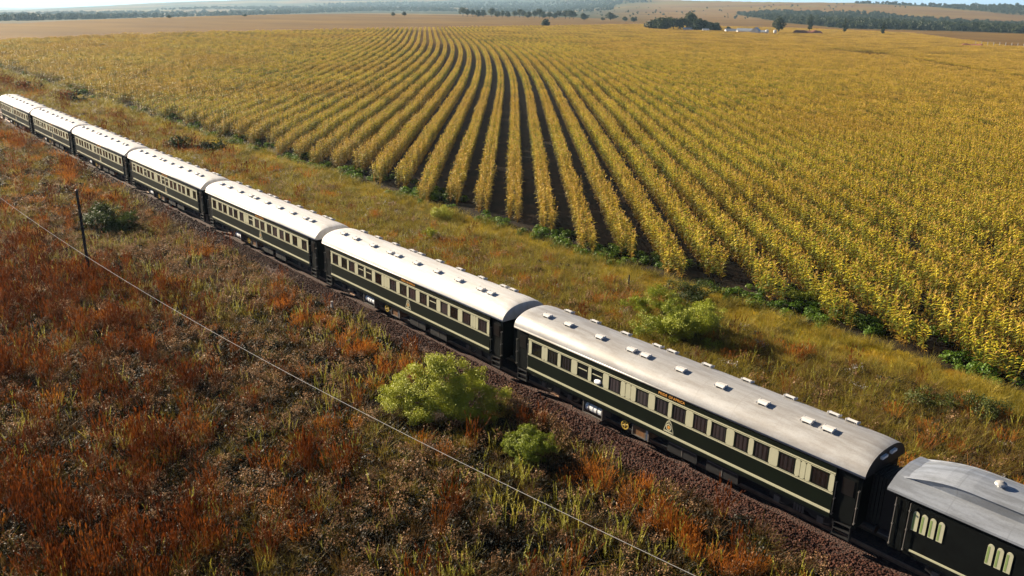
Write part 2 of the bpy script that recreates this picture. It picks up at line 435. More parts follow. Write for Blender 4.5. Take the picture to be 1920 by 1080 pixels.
# ================================================================== RAILWAY
def build_track():
    xs = np.concatenate([np.arange(-420, -90, 5.), np.arange(-90, 60.1, 1.5)])
    prof = [(-4.3, -.70), (-3.5, -.62), (-2.1, -.20), (-1.6, -.16), (0, -.14), (1.6, -.16), (2.1, -.20), (3.5, -.62), (4.3, -.70)]
    mb = MB(); P_ = []
    for x in xs: P_.append([(x, track_y(x) + a + (rng.normal(0, .05) if abs(a) > 2 else 0), b + rng.normal(0, .015)) for a, b in prof])
    mb.grid(P_)
    m, t, b, o = mat('ballast_stone')
    geo = node(t, 'ShaderNodeNewGeometry')
    vo = node(t, 'ShaderNodeTexVoronoi'); vo.inputs['Scale'].default_value = 13; t.links.new(geo.outputs['Position'], vo.inputs['Vector'])
    r = ramp(t, [(.0, (.012, .0045, .003)), (.4, (.036, .012, .007)), (1, (.068, .027, .016))], vo.outputs['Color'])
    t.links.new(r.outputs[0], b.inputs['Base Color']); b.inputs['Roughness'].default_value = .9
    bn = node(t, 'ShaderNodeBump'); bn.inputs['Strength'].default_value = .8; bn.inputs['Distance'].default_value = .06
    t.links.new(vo.outputs['Distance'], bn.inputs['Height']); t.links.new(bn.outputs[0], b.inputs['Normal'])
    tag(mb.build('railway_ballast', m), kind='structure')
    for sgn, lab in ((-1, 'rusty steel rail under the near side of the train'), (1, 'rusty steel rail under the far side of the train')):
        mb = MB(); P_ = []
        sec = [(-.065, -.14), (-.065, -.12), (-.012, -.10), (-.012, -.04), (-.035, -.03), (-.035, 0), (.035, 0), (.035, -.03), (.012, -.04), (.012, -.10), (.065, -.12), (.065, -.14)]
        for x in xs: P_.append([(x, track_y(x) + sgn * .57 + a, b) for a, b in sec])
        mb.grid(P_); tag(mb.build('rail', M['rail']), lab, 'rail', 'rails under the train')
    # loose stones
    sm = []
    stone = foliage('loose_ballast', [(.15, (0.0145, 0.0046, 0.0027)), (.45, (0.0414, 0.0130, 0.0076)), (.7, (0.0704, 0.0245, 0.0145)), (.85, (0.1159, 0.0518, 0.0335))], 0, rough=.85)
    for k in range(5):
        b_ = bmesh.new(); bmesh.ops.create_icosphere(b_, subdivisions=1, radius=.05)
        for v in b_.verts: v.co = Vector((v.co.x * rng.uniform(.7, 1.3), v.co.y * rng.uniform(.7, 1.3), v.co.z * rng.uniform(.5, 1.0)))
        me = bpy.data.meshes.new('stone'); b_.to_mesh(me); b_.free(); me.materials.append(stone); sm.append(me)
    N = 52000
    x = np.where(rng.random(N) < .75, rng.uniform(-45, 22, N), rng.uniform(-110, -45, N)); v = np.concatenate([-rng.uniform(1.2, 4.4, N - 6000), rng.uniform(1.2, 4.4, 6000)])
    x = x; z = np.interp(np.abs(v), [0, 1.6, 2.1, 3.5, 4.3], [-.14, -.16, -.20, -.62, -.70])
    keep = (np.abs(v) < 3.6) | (rng.random(N) < .35)
    P_ = np.stack([x, v + track_y(x), z + .01], -1)[keep]
    n = len(P_); s = rng.uniform(.7, 1.5, n)
    s = np.where(P_[:, 0] < -45, s * 1.5, s)
    scatter('ballast_stones', P_, rng.uniform(0, 6.28, (n, 3)), np.stack([s, s, s], -1), rng.integers(0, 5, n), variants('stone', sm),
            'loose reddish brown ballast stones along the railway line', 'ballast')
build_track()

# ================================================================== COACHES
L_, HB, HR = 20.0, 8.45, 9.55            # pitch, half body, half roof
ZE, ZT, ZB, ZS, YB = 3.214, 2.827, 1.985, 1.167, 1.47
ROOF = [(y, ZE + .78 * (1 - abs(y / 1.51) ** 2.6) ** .62) for y in (-1.51, -1.495, -1.46, -1.40, -1.3, -1.15, -.95, -.7, -.4, 0, .4, .7, .95, 1.15, 1.3, 1.40, 1.46, 1.495, 1.51)]
def roof_z(y): return ZE + .78 * (1 - abs(y / 1.51) ** 2.6) ** .62
WIN = [('c', -8.4, -8.18), ('w', -8.15, -7.45), ('c', -7.43, -7.23), ('c', -7.22, -7.01), ('w', -6.98, -6.31), ('c', -6.28, -6.07), ('w', -6.03, -5.35), ('c', -5.33, -4.93), ('o', -4.89, -4.23), ('c', -4.2, -3.99), ('o', -3.97, -3.28), ('c', -3.24, -2.87), ('w', -2.84, -2.16), ('c', -2.13, -1.85), ('c', -1.82, -1.53), ('c', -1.51, -1.22), ('w', -1.19, -0.49), ('c', -0.48, -0.11), ('w', -0.06, 0.62), ('c', 0.64, 0.84), ('w', 0.87, 1.58), ('c', 1.59, 1.98), ('w', 1.99, 2.69), ('c', 2.71, 2.91), ('w', 2.94, 3.64), ('c', 3.66, 4.04), ('w', 4.07, 4.70), ('c', 4.73, 4.96), ('w', 4.98, 5.65), ('c', 5.68, 6.08), ('w', 6.11, 6.8), ('c', 6.83, 7.03), ('c', 7.05, 7.26), ('c', 7.28, 7.48), ('w', 7.5, 8.21), ('c', 8.24, 8.44)]

def rounded(x0, x1, z0, z1, r, n=4):
    pts = []
    for cx, cz, a in ((x1 - r, z0 + r, -90), (x1 - r, z1 - r, 0), (x0 + r, z1 - r, 90), (x0 + r, z0 + r, 180)):
        for k in range(n + 1):
            t = R(a + 90 * k / n); pts.append((cx + r * math.cos(t), cz + r * math.sin(t)))
    return pts

def arched(x0, x1, z0, z1):
    q = (x1 - x0) / 2
    return [(x0, z0), (x1, z0)] + [((x0 + x1) / 2 + q * math.cos(R(a)), z1 - q + q * math.sin(R(a))) for a in range(0, 181, 20)]

def text_part(word, size, loc, m, parent, name='lettering'):
    cu = bpy.data.curves.new(name, 'FONT'); cu.body = word; cu.size = size; cu.align_x = 'CENTER'; cu.align_y = 'CENTER'
    cu.extrude = .004; cu.space_character = 1.15; cu.offset = .004
    o = bpy.data.objects.new('tmp', cu); COL.objects.link(o)
    dg = bpy.context.evaluated_depsgraph_get()
    me = bpy.data.meshes.new_from_object(o.evaluated_get(dg))
    bpy.data.objects.remove(o)
    me.transform(Matrix.Rotation(R(90), 4, 'X')); me.materials.clear(); me.materials.append(m)
    p = bpy.data.objects.new(name, me); COL.objects.link(p); p.parent = parent; p.location = loc
    return p

def ring(mb, cx, cz, r, w, y0, y1, n=20, m=0):
    for k in range(n):
        a, b = 2 * math.pi * k / n, 2 * math.pi * (k + 1) / n
        poly = [(cx + r * math.cos(a), cz + r * math.sin(a)), (cx + r * math.cos(b), cz + r * math.sin(b)),
                (cx + (r - w) * math.cos(b), cz + (r - w) * math.sin(b)), (cx + (r - w) * math.cos(a), cz + (r - w) * math.sin(a))]
        mb.prism(poly, y0, y1, m)

_cache = {}
def vent_part(parent, x, y):
    if 'vent' not in _cache:
        mb = MB()
        mb.box(-.15, .15, -.13, .13, -.06, .09, 0)
        mb.grid([[(-.22, -.17, .09), (.22, -.17, .09)], [(-.22, 0, .125), (.22, 0, .125)], [(-.22, .17, .09), (.22, .17, .09)]])
        mb.box(-.22, .22, -.175, .175, .075, .09, 0)
        mb.box(-.235, -.215, -.175, .175, .03, .11, 0); mb.box(.215, .235, -.175, .175, .03, .11, 0)
        mb.box(-.13, .13, -.136, -.130, .0, .065, 1); mb.box(-.156, -.150, -.1, .1, .0, .065, 1); mb.box(.150, .156, -.1, .1, .0, .065, 1)
        _cache['vent'] = mb.mesh('roof_vent', [M['roof'], M['black']])
    o = bpy.data.objects.new('roof_vent', _cache['vent']); COL.objects.link(o); o.parent = parent
    o.location = (x, y, roof_z(y) - .01); o.scale = (1, 1, 1.15)
    s = (roof_z(y + .05) - roof_z(y - .05)) / .1
    o.rotation_euler = (math.atan(s) * .8, 0, 0)
    return o

def window_part(parent, x0, x1, side=-1, opened=False, z0=ZB + .075, z1=ZT - .085):
    yf = side * (YB + .012); w_ = x1 - x0; h = z1 - z0
    key = ('win', round(w_, 2), opened)
    if key not in _cache:
        mb = MB(); r = .035
        mb.box(0, w_, -.012, .014, 0, r); mb.box(0, w_, -.012, .014, h - r, h); mb.box(0, r, -.012, .014, r, h - r); mb.box(w_ - r, w_, -.012, .014, r, h - r)
        if opened: mb.box(r, w_ - r, -.010, .008, h * .60, h * .66, 1)
        fr = mb.mesh('window', [M['green'], M['cream']])
        mb = MB(); mb.box(r, w_ - r, .002, .012, r, h - r)
        _cache[key] = (fr, mb.mesh('pane', M['pane_open'] if opened else M['pane']))
    fr, pn = _cache[key]
    o = bpy.data.objects.new('window', fr); COL.objects.link(o); o.parent = parent
    p = bpy.data.objects.new('pane', pn); COL.objects.link(p); p.parent = o
    if side < 0: o.location = (x0, yf, z0)
    else: o.location = (x1, yf, z0); o.rotation_euler = (0, 0, math.pi)
    return o

def bogie_part(parent, x):
    if 'bogie' not in _cache:
        mb = MB()
        for s in (-1, 1):
            mb.prism([(-1.35, .38), (-1.1, .30), (-.55, .30), (-.4, .42), (.4, .42), (.55, .30), (1.1, .30), (1.35, .38), (1.35, .58), (.5, .66), (-.5, .66), (-1.35, .58)], s * .86, s * .92)
            for ax in (-.95, .95):
                mb.box(ax - .13, ax + .13, s * .92 if s > 0 else -1.02, 1.02 if s > 0 else -.92, .28, .54, 1)
            for k in range(4): mb.tube((-.18 + .12 * k, s * .96, .30), (-.18 + .12 * k, s * .96, .6), .045, n=6, m=1)
        mb.box(-.25, .25, -.9, .9, .55, .78)
        frame = mb.mesh('bogie', [M['black'], M['boxgrey']])
        mb = MB()
        for s in (-1, 1):
            mb.tube((0, s * .50, 0), (0, s * .63, 0), .42, n=24); mb.tube((0, s * .63, 0), (0, s * .645, 0), .36, .34, n=24, m=1)
        mb.tube((0, -.5, 0), (0, .5, 0), .07, n=8)
        wh = mb.mesh('wheelset', [M['black'], M['boxgrey']])
        _cache['bogie'] = (frame, wh)
    f, wmesh = _cache['bogie']
    o = bpy.data.objects.new('bogie', f); COL.objects.link(o); o.parent = parent; o.location = (x, 0, 0)
    for ax in (-.95, .95):
        q = bpy.data.objects.new('wheelset', wmesh); COL.objects.link(q); q.parent = o; q.location = (ax, 0, .42)
    return o

def vestibule_part(parent, sgn, name='vestibule'):
    x0, x1 = sgn * (HB + .004), sgn * (HR - .12); a, b = min(x0, x1), max(x0, x1)
    mb = MB(); mb.box(a, b, -1.36, 1.36, .95, ZE + .06)
    # end wall posts and gangway frame
    e = sgn * (HR - .10)
    o = mb.build(name, M['blackpaint'], parent)
    for side in (-1, 1):
        mb = MB(); y = side * 1.36; d0, d1 = a + .14, b - .14
        mb.box(d0, d1, y + side * .004 if side > 0 else y - .03, y + .03 if side > 0 else y - .004, 1.0, 3.0)
        dd = mb.build('door', M['blackpaint'], o)
        mb = MB(); yy = side * 1.40
        mb.box(d0 + .12, d1 - .12, min(yy, yy + side * .012), max(yy, yy + side * .012), 2.15, 2.8); mb.build('door_pane', M['pane_open'], dd)
        for hx in (a + .05, b - .05):
            mb = MB()
            mb.path([(hx, side * 1.44, 1.15), (hx, side * 1.44, 2.5)], .014, 6)
            for hz in (1.15, 1.8, 2.5): mb.tube((hx, side * 1.36, hz), (hx, side * 1.47, hz), .030, n=6)
            mb.build('handrail', M['steel'], o)
        mb = MB()
        for k, z in enumerate((.35, .62, .88)):
            mb.box(d0, d1, min(side * 1.22, side * 1.42), max(side * 1.22, side * 1.42), z, z + .035)
        mb.box(d0, d0 + .03, min(side * 1.22, side * 1.40), max(side * 1.22, side * 1.40), .36, .96); mb.box(d1 - .03, d1, min(side * 1.22, side * 1.40), max(side * 1.22, side * 1.40), .36, .96)
        mb.build('step', M['black'], o)
    g0, g1 = min(e, sgn * 10.0), max(e, sgn * 10.0)
    mb = MB()
    for k in range(4):
        s_ = (g1 - g0) / 4
        mb.box(g0 + k * s_, g0 + k * s_ + s_ * .55, -.62, .62, 1.0, 3.02); mb.box(g0 + k * s_ + s_ * .55, g0 + (k + 1) * s_, -.57, .57, 1.05, 2.97)
    mb.build('gangway_bellows', M['black'], o)
    mb = MB(); mb.box(min(sgn * 9.3, sgn * 9.98), max(sgn * 9.3, sgn * 9.98), -.14, .14, .70, .90)
    mb.build('coupler', M['black'], o)
    for yb in (-.75, .75):
        mb = MB(); mb.tube((sgn * 9.4, yb, .95), (sgn * 9.9, yb, .95), .09, n=10); mb.tube((sgn * 9.9, yb, .95), (sgn * 9.96, yb, .95), .20, n=14)
        mb.build('buffer', M['black'], o)
    return o

def roof_part(parent, m, x0=-HR, x1=HR):
    mb = MB(); xs = [x0, x0 + .05, x0 + .2, x0 + .6] + list(np.linspace(x0 + 2, x1 - 2, 9)) + [x1 - .6, x1 - .2, x1 - .05, x1]
    P_ = []
    for x in xs:
        d = min(x - x0, x1 - x); k = 0.10 * max(0, 1 - d / .6) ** 2
        P_.append([(x, y, z - k * (z - ZE) - (0)) for y, z in ROOF])
    mb.grid(P_)
    i = len(mb.v)
    for x, sg in ((x0, -1), (x1, 1)):      # end boards
        prof = [(x, y, z) for (xx, y, z) in (P_[0] if sg < 0 else P_[-1])]
        mb.face(prof + [(x, 1.51, ZE - .09), (x, -1.51, ZE - .09)], 1)
    for s in (-1, 1):                       # gutter edge
        mb.box(x0, x1, min(s * 1.44, s * 1.51), max(s * 1.44, s * 1.51), ZE - .09, ZE - .003, 0)
    o = mb.build('roof', m, parent)
    me = o.data
    sm = [p.material_index == 0 and len(p.vertices) == 4 and p.area > .001 for p in me.polygons]
    me.polygons.foreach_set('use_smooth', sm)
    return o

def make_coach(kind='a', roof=None):
    root = empty('railway_coach', (0, 0, 0))
    mb = MB(); mb.box(-HB, HB, -YB, YB, .98, ZE - .09); mb.build('body', M['green'], root)
    roof_part(root, roof or [M['roof'], M['roof']])
    for x in (-8.05, -6.5, -4.38, -2.39, -1.55, .46, 2.57, 4.63, 6.6, 7.48): vent_part(root, x, -.6)
    for x in (-7.9, -6.04, -3.98, -2.0, -1.13, .85, 2.91, 4.98, 6.93, 7.7): vent_part(root, x, .82)
    for side in (-1, 1):
        y0, y1 = sorted((side * YB, side * (YB + .022)))
        mb = MB(); mb.box(-HB, HB, y0, y1, ZS, ZS + .105); mb.build('waist_stripe', M['cream'], root)
        mb = MB(); mb.box(-8.45, 8.45, y0, y1, ZB - .03, ZB + .012); mb.box(-8.45, 8.45, y0, y1, ZT - .012, ZT + .03)
        mb.box(-8.45, 8.45, y0, y1, ZB + .040, ZB + .060); mb.box(-8.45, 8.45, y0, y1, ZT - .065, ZT - .047)
        mb.build('window_band_trim', M['cream'], root)
        opn = {'a': (-4.89, -3.97), 'b': (-4.89, -3.97, 2.94), 'c': (3.66, 5.68, -1.19), 'd': (-8.15, -4.89, -.06, .87)}[kind]
        for k, a, b in WIN:
            if k == 'c':
                key = ('panel', round(b - a, 2))
                if key not in _cache:
                    m2 = MB(); w_ = b - a; m2.prism(rounded(0, w_, 0, ZT - ZB - .15, min(.07, w_ * .4)), -.012, .010)
                    _cache[key] = m2.mesh('cream_panel', M['cream'])
                o = bpy.data.objects.new('cream_panel', _cache[key]); COL.objects.link(o); o.parent = root
                if side < 0: o.location = (a, -(YB + .012), ZB + .075)
                else: o.location = (b, YB + .012, ZB + .075); o.rotation_euler = (0, 0, math.pi)
            else:
                window_part(root, a, b, side, any(abs(a - q) < .02 for q in opn))
        if side < 0:
            for wd, xo in (('PRIDE', .27), ('OF', .71), ('AFRICA', 1.16)): text_part(wd, .165, (xo, -(YB + .006), 2.99), M['gold'], root)
            # crest: cream bell shield with a round medallion
            mb = MB(); cx, cz = .75, 1.60
            out = [(cx - .27, cz - .27), (cx + .27, cz - .27), (cx + .25, cz - .14), (cx + .19, cz + .02), (cx + .15, cz + .17), (cx + .08, cz + .26), (cx, cz + .33), (cx - .08, cz + .26), (cx - .15, cz + .17), (cx - .19, cz + .02), (cx - .25, cz - .14)]
            mb.prism(out, -(YB + .010), -YB + .002, 0)
            inn = [(cx + (x - cx) * .84, cz + (z - cz) * .84) for x, z in out]
            mb.prism(inn, -(YB + .013), -(YB + .009), 1)
            ring(mb, cx, cz - .02, .155, .05, -(YB + .019), -(YB + .012), 20, 0)
            mb.prism([(cx + .075 * math.cos(R(k * 30)), cz - .02 + .075 * math.sin(R(k * 30))) for k in range(12)], -(YB + .019), -(YB + .012), 2)
            mb.box(cx - .2, cx + .2, -(YB + .018), -(YB + .012), cz - .24, cz - .195, 0)
            for k in (-1, 0, 1): mb.box(cx + k * .06 - .012, cx + k * .06 + .012, -(YB + .018), -(YB + .012), cz + .15, cz + .22 + .04 * (k == 0), 0)
            mb.build('crest', [M['cream'], M['green'], M['gold']], root)
    for s in (-1, 1): vestibule_part(root, s)
    for x in (-6.75, 6.95): bogie_part(root, x)
    mb = MB()
    mb.box(-HB, HB, -1.30, -1.12, .80, .98); mb.box(-HB, HB, 1.12, 1.30, .80, .98); mb.box(-HB, HB, -1.1, 1.1, .90, .98)
    for s in (-1, 1): mb.path([(-5.0, s * 1.1, .85), (-3.2, s * 1.1, .38), (3.2, s * 1.1, .38), (5.0, s * 1.1, .85)], .03)
    mb.build('underframe', M['black'], root)
    for xa, xb, mm, nm in ((-1.42, -.50, 'wood', 'battery_box'), (.6, 2.2, 'black', 'equipment_box'), (2.7, 4.3, 'black', 'equipment_box')):
        mb = MB(); mb.box(xa, xb, -1.24, -.5, .30, .80)
        if nm == 'battery_box':
            mb.box(xa - .04, xa + .02, -1.28, -1.24, .26, .84, 1); mb.box(xb - .2, xb - .12, -1.28, -1.24, .26, .84, 1); mb.box(xb - .04, xb + .04, -1.28, -1.24, .26, .84, 1); mb.box(xa + .02, xb - .2, -1.27, -1.24, .27, .32, 1); mb.box(xb - .12, xb - .04, -1.262, -1.24, .3, .8, 2)
        else:
            mb.box(xa + .05, xb - .05, -1.255, -1.24, .72, .76, 1); mb.box((xa + xb) / 2 - .02, (xa + xb) / 2 + .02, -1.255, -1.24, .34, .72, 1)
        mb.build(nm, [M[mm], M['boxgrey'], M['tank']], root)
    mb = MB()
    for k in (0, 1):
        xo = -4.45 + k * .55
        mb.tube((xo + .03, -1.08, .53), (xo + .50, -1.08, .53), .23, n=16)
        mb.tube((xo - .03, -1.08, .53), (xo + .03, -1.08, .53), .17, .23, n=16); mb.tube((xo + .50, -1.08, .53), (xo + .56, -1.08, .53), .23, .17, n=16)
    tk = mb.build('air_tank', M['tank'], root, smooth=False)
    mb = MB()
    for x in (-4.55, -3.30): mb.box(x, x + .05, -1.36, -.72, .22, .82)
    mb.box(-4.498, -3.302, -1.36, -1.30, .222, .27)
    for x in (-4.22, -3.68): mb.tube((x - .02, -1.08, .53), (x + .02, -1.08, .53), .243, n=16)
    mb.build('tank_bracket', M['boxgrey'], root)
    mb = MB(); ring(mb, -1.88, .56, .22, .045, -1.30, -1.265, 20)
    for k in range(3):
        a = R(20 + 60 * k); dx, dz = .2 * math.cos(a), .2 * math.sin(a)
        mb.tube((-1.88 - dx, -1.28, .56 - dz), (-1.88 + dx, -1.28, .56 + dz), .018, n=6)
    mb.tube((-1.88, -1.31, .56), (-1.88, -.9, .56), .035, n=8)
    mb.build('brake_wheel', M['yellow'], root)
    return root

def put_coach(o, n):
    s = -n * L_; o.location = (s, float(track_y(s)), 0); o.rotation_euler = (0, 0, math.atan(2 * .535e-4 * s))

GRP = 'green coaches of the passenger train'
coach_a = make_coach('a', [M['roof_grey'], M['black']])
for yv in (-.35, .35):
    mb = MB(); mb.box(HR, HR + .10, yv - .2, yv + .2, ZE + .40, ZE + .50); mb.build('end_vent', M['tank'], coach_a)
tag(coach_a, 'nearest whole dark green coach, silver roof, white pillow in an open window', 'railway coach', GRP)
put_coach(coach_a, 0)
coach_b = make_coach('b', [M['roof'], M['roof']])
tag(coach_b, 'dark green white-roofed coach whose lower side passes behind the marker post', 'railway coach', GRP)
put_coach(coach_b, 1)
coach_c = make_coach('c', [M['roof'], M['roof']])
tag(coach_c, 'third whole coach from the front right, white roof, orange grass tufts below its side', 'railway coach', GRP)
put_coach(coach_c, 2)
coach_d = make_coach('d', [M['roof'], M['roof']])
tag(coach_d, 'fourth whole coach from the right, two opened windows near its left end', 'railway coach', GRP)
put_coach(coach_d, 3)
for n, src, lab in ((4, coach_c, 'fifth whole coach from the right, just above the top of the pole'),
                    (5, coach_d, 'sixth whole coach from the right, second one from the left edge'),
                    (6, coach_c, 'farthest small white-roofed coach cut off by the left edge')):
    c = copy_tree(src); put_coach(c, n); tag(c, lab, 'railway coach', GRP)

# pillow seen in the open window of the nearest whole coach
def build_pillow():
    b_ = bmesh.new(); bmesh.ops.create_uvsphere(b_, u_segments=16, v_segments=10, radius=1)
    for v in b_.verts:
        x, y, z = v.co; v.co = Vector((math.copysign(abs(x) ** .7, x) * .23, y * .05, math.copysign(abs(z) ** .8, z) * .11))
    me = bpy.data.meshes.new('pillow'); b_.to_mesh(me); b_.free(); me.materials.append(M['pillow'])
    me.polygons.foreach_set('use_smooth', [True] * len(me.polygons))
    o = bpy.data.objects.new('pillow', me); COL.objects.link(o); o.location = (-3.54, -1.50, 2.20); o.rotation_euler = (R(-12), R(-12), 0)
    tag(o, 'white pillow leaning in an open window of the nearest whole coach', 'pillow')
build_pillow()

# ------------------------------------------------------------------ clerestory van at the lower right
def make_van():
    root = empty('baggage_van', (20.0, 0, 0))
    X0, X1 = -9.62, 9.55
    mb = MB(); mb.box(-9.3, 9.3, -YB, YB, .98, ZE - .06); body = mb.build('body', M['blackpaint'], root)
    # lower roof: flat slope from gutter to the foot of the clerestory
    mb = MB(); prof = [(-1.56, ZE - .07), (-1.55, ZE + .01), (-1.40, ZE + .11), (-1.1, ZE + .27), (-.86, ZE + .37), (0, ZE + .46), (.86, ZE + .37), (1.1, ZE + .27), (1.40, ZE + .11), (1.55, ZE + .01), (1.56, ZE - .07)]
    P_ = []
    for x in [X0, X0 + .04] + list(np.linspace(X0 + .5, X1 - .5, 10)) + [X1 - .04, X1]: P_.append([(x, y, z) for y, z in prof])
    mb.grid(P_); mb.face(P_[0][::-1]); mb.face(P_[-1])
    r = mb.build('roof', M['roof_silver'], root)
    # clerestory: its side wall runs full length, its top bends down to the roof end
    mb = MB(); T = []; xs = [X0 + .1, X0 + .35, X0 + .7, X0 + 1.1, X0 + 1.5, X0 + 1.9, X0 + 2.4, X0 + 3.0] + list(np.linspace(X0 + 4, X1 - 3.4, 6)) + [X1 - 2.4, X1 - 1.5, X1 - .8, X1 - .2]
    for x in xs:
        d = min(x - X0, X1 - x); k = min(1, d / 2.4); k = math.sin(k * math.pi / 2)
        zs = ZE + .22 + .52 * k
        hw = .95 - .02 * k
        T.append([(x, y * hw, zs + (.14 * k + .06) * (1 - y * y)) for y in np.linspace(-1, 1, 11)])
    mb.grid(T)
    for j, s in ((0, -1), (-1, 1)):
        mb.grid([[p[j] for p in T], [(p[j][0], s * .86, ZE + .20) for p in T]])
        # overhanging edge bead
        for a, b in zip(T[:-1], T[1:]): mb.tube(a[j], b[j], .035, n=6)
    mb.face(T[0] + [(T[0][0][0], .9, ZE + .05), (T[0][0][0], -.9, ZE + .05)]); mb.face(T[-1] + [(T[-1][0][0], .9, ZE + .05), (T[-1][0][0], -.9, ZE + .05)])
    cl = mb.build('clerestory', M['roof_silver'], root)
    me = cl.data
    mb = MB()
    for x in np.arange(-5.4, 8, 1.9): mb.box(x - .02, x + .02, -.95, -.87, ZE + .40, ZE + .70)
    mb.build('clerestory_rib', M['roof_silver'], cl)
    for x in (-6.6, -2.6, 1.4):
        mb = MB(); z0 = ZE + .92
        mb.tube((0, 0, 0), (0, 0, .12), .10, n=14); mb.tube((0, 0, .10), (0, 0, .16), .20, .17, n=18); mb.tube((0, 0, .16), (0, 0, .22), .17, .06, n=18)
        mb.build('mushroom_vent', M['roof_grey'], root, loc=(x, -.12, z0))
    for side in (-1, 1):
        y0, y1 = sorted((side * YB, side * (YB + .022)))
        mb = MB(); mb.box(-8.55, 9.0, y0, y1, ZS, ZS + .075); mb.build('waist_stripe', M['cream'], root)
        for a, n in ((-8.62, 4), (-6.19, 3), (-3.4, 4), (0, 4), (3.4, 3)):
            mb = MB()
            for k in range(n):
                mb.prism(arched(a + k * .285, a + k * .285 + .20, ZB + .02, ZT - .06), *((-(YB + .02), -YB + .002) if side < 0 else (YB - .002, YB + .02)))
            lw = mb.build('louvre_window', M['cream'], root)
            mb = MB()
            for k in range(n):
                x0 = a + k * .285 + .012; y_ = sorted((side * (YB + .0235), side * (YB + .019)))
                mb.box(x0, x0 + .065, y_[0], y_[1], ZB + .06, ZT - .16)
            mb.build('recess_shade_strip', M['slat'], lw)  # raised green strip painting the shaded left edge of each louvre recess
    for hx in (-9.25, -8.75, 8.9):
        mb = MB(); mb.path([(hx, -1.53, 1.15), (hx, -1.53, 3.0)], .013, 6)
        for hz in (1.15, 1.95, 2.7): mb.tube((hx, -1.46, hz), (hx, -1.56, hz), .032, n=8)
        mb.build('handrail', M['steel'], root)
    mb = MB(); mb.box(-9.25, -8.75 - .08, -1.488, -1.472, 1.0, 3.05); mb.build('door', M['blackpaint'], root)
    for x in (-6.75, 6.95): bogie_part(root, x)
    mb = MB(); mb.box(-HB, HB, -1.30, 1.30, .82, .98); mb.box(-3, 0, -1.2, -.4, .3, .82); mb.build('underframe', M['black'], root)
    mb = MB(); mb.box(-10.0, -9.3, -.6, .6, 1.0, 3.02); mb.build('gangway_bellows', M['black'], root)
    tag(root, 'black van with silver clerestory roof cut off by the lower right corner', 'railway coach', GRP)
    root.location = (20.0, float(track_y(20)), 0); root.rotation_euler = (0, 0, math.atan(2 * .535e-4 * 20))
make_van()

# ================================================================== PLANT MODELS
def ribbon(pts, widths, side, m, V, Mi):
    pts = np.asarray(pts, float)
    for k in range(len(pts) - 1):
        s0 = side[k] if np.ndim(side) == 2 else side; s1 = side[k + 1] if np.ndim(side) == 2 else side
        a, b = pts[k], pts[k + 1]; w0, w1 = widths[k] / 2, widths[k + 1] / 2
        V.append([a - s0 * w0, a + s0 * w0, b + s1 * w1, b - s1 * w1]); Mi.append(m)

def unit(v): return v / (np.linalg.norm(v) + 1e-9)

def maize_plant(V, Mi, base=(0, 0, 0), h=2.25, leaves=15, seg=4, wmul=1.0, tassel=6):
    base = np.array(base, float); plane = rng.uniform(0, 6.28)
    lean = rng.normal(0, .05, 2)
    def stalk(z): return base + np.array([lean[0] * z, lean[1] * z, z])
    sd = np.array([math.cos(plane + 1.57), math.sin(plane + 1.57), 0])
    ribbon([stalk(0), stalk(h * .5), stalk(h)], [.035, .03, .012], sd, 1, V, Mi)
    ribbon([stalk(0), stalk(h * .5), stalk(h)], [.035, .03, .012], np.array([-sd[1], sd[0], 0]), 1, V, Mi)
    for k in range(leaves):
        z0 = h * (.10 + .86 * k / (leaves - 1)); a = plane + math.pi * (k % 2) + rng.normal(0, .5)
        ln = rng.uniform(.42, .63) * (1.0 - .35 * abs(k / (leaves - 1) - .5)) ; out = np.array([math.cos(a), math.sin(a), 0]); sd = np.array([-out[1], out[0], 0])
        el = rng.uniform(.75, 1.2); dr = rng.uniform(1.3, 2.3); p = stalk(z0); pts = [p]
        tw = rng.normal(0, .5); sides = []
        for s in range(seg):
            t = (s + .5) / seg; e = el - dr * t
            p = p + (out * math.cos(e) + np.array([0, 0, math.sin(e)])) * ln / seg; pts.append(p)
        for s in range(seg + 1):
            q = tw * s / seg; sides.append(sd * math.cos(q) + np.array([0, 0, 1.0]) * math.sin(q))
        W = [.055, .10, .095, .065, .014] if seg == 4 else list(np.interp(np.linspace(0, 1, seg + 1), [0, .3, .7, 1], [.055, .10, .085, .016]))
        f = k / (leaves - 1); q = rng.random()
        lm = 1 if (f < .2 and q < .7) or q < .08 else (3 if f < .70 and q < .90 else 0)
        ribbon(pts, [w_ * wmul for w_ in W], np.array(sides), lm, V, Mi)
    top = stalk(h)
    for k in range(tassel):
        a = rng.uniform(0, 6.28); t = rng.uniform(.05, .5) if k else 0
        d = unit(np.array([math.cos(a) * t, math.sin(a) * t, 1.0])); l = rng.uniform(.2, .34)
        sd = np.array([-math.sin(a), math.cos(a), 0])
        ribbon([top, top + d * l * .6, top + d * l + np.array([d[0], d[1], -.3]) * .05], [.018 * wmul, .026 * wmul, .010 * wmul], sd, 2, V, Mi)

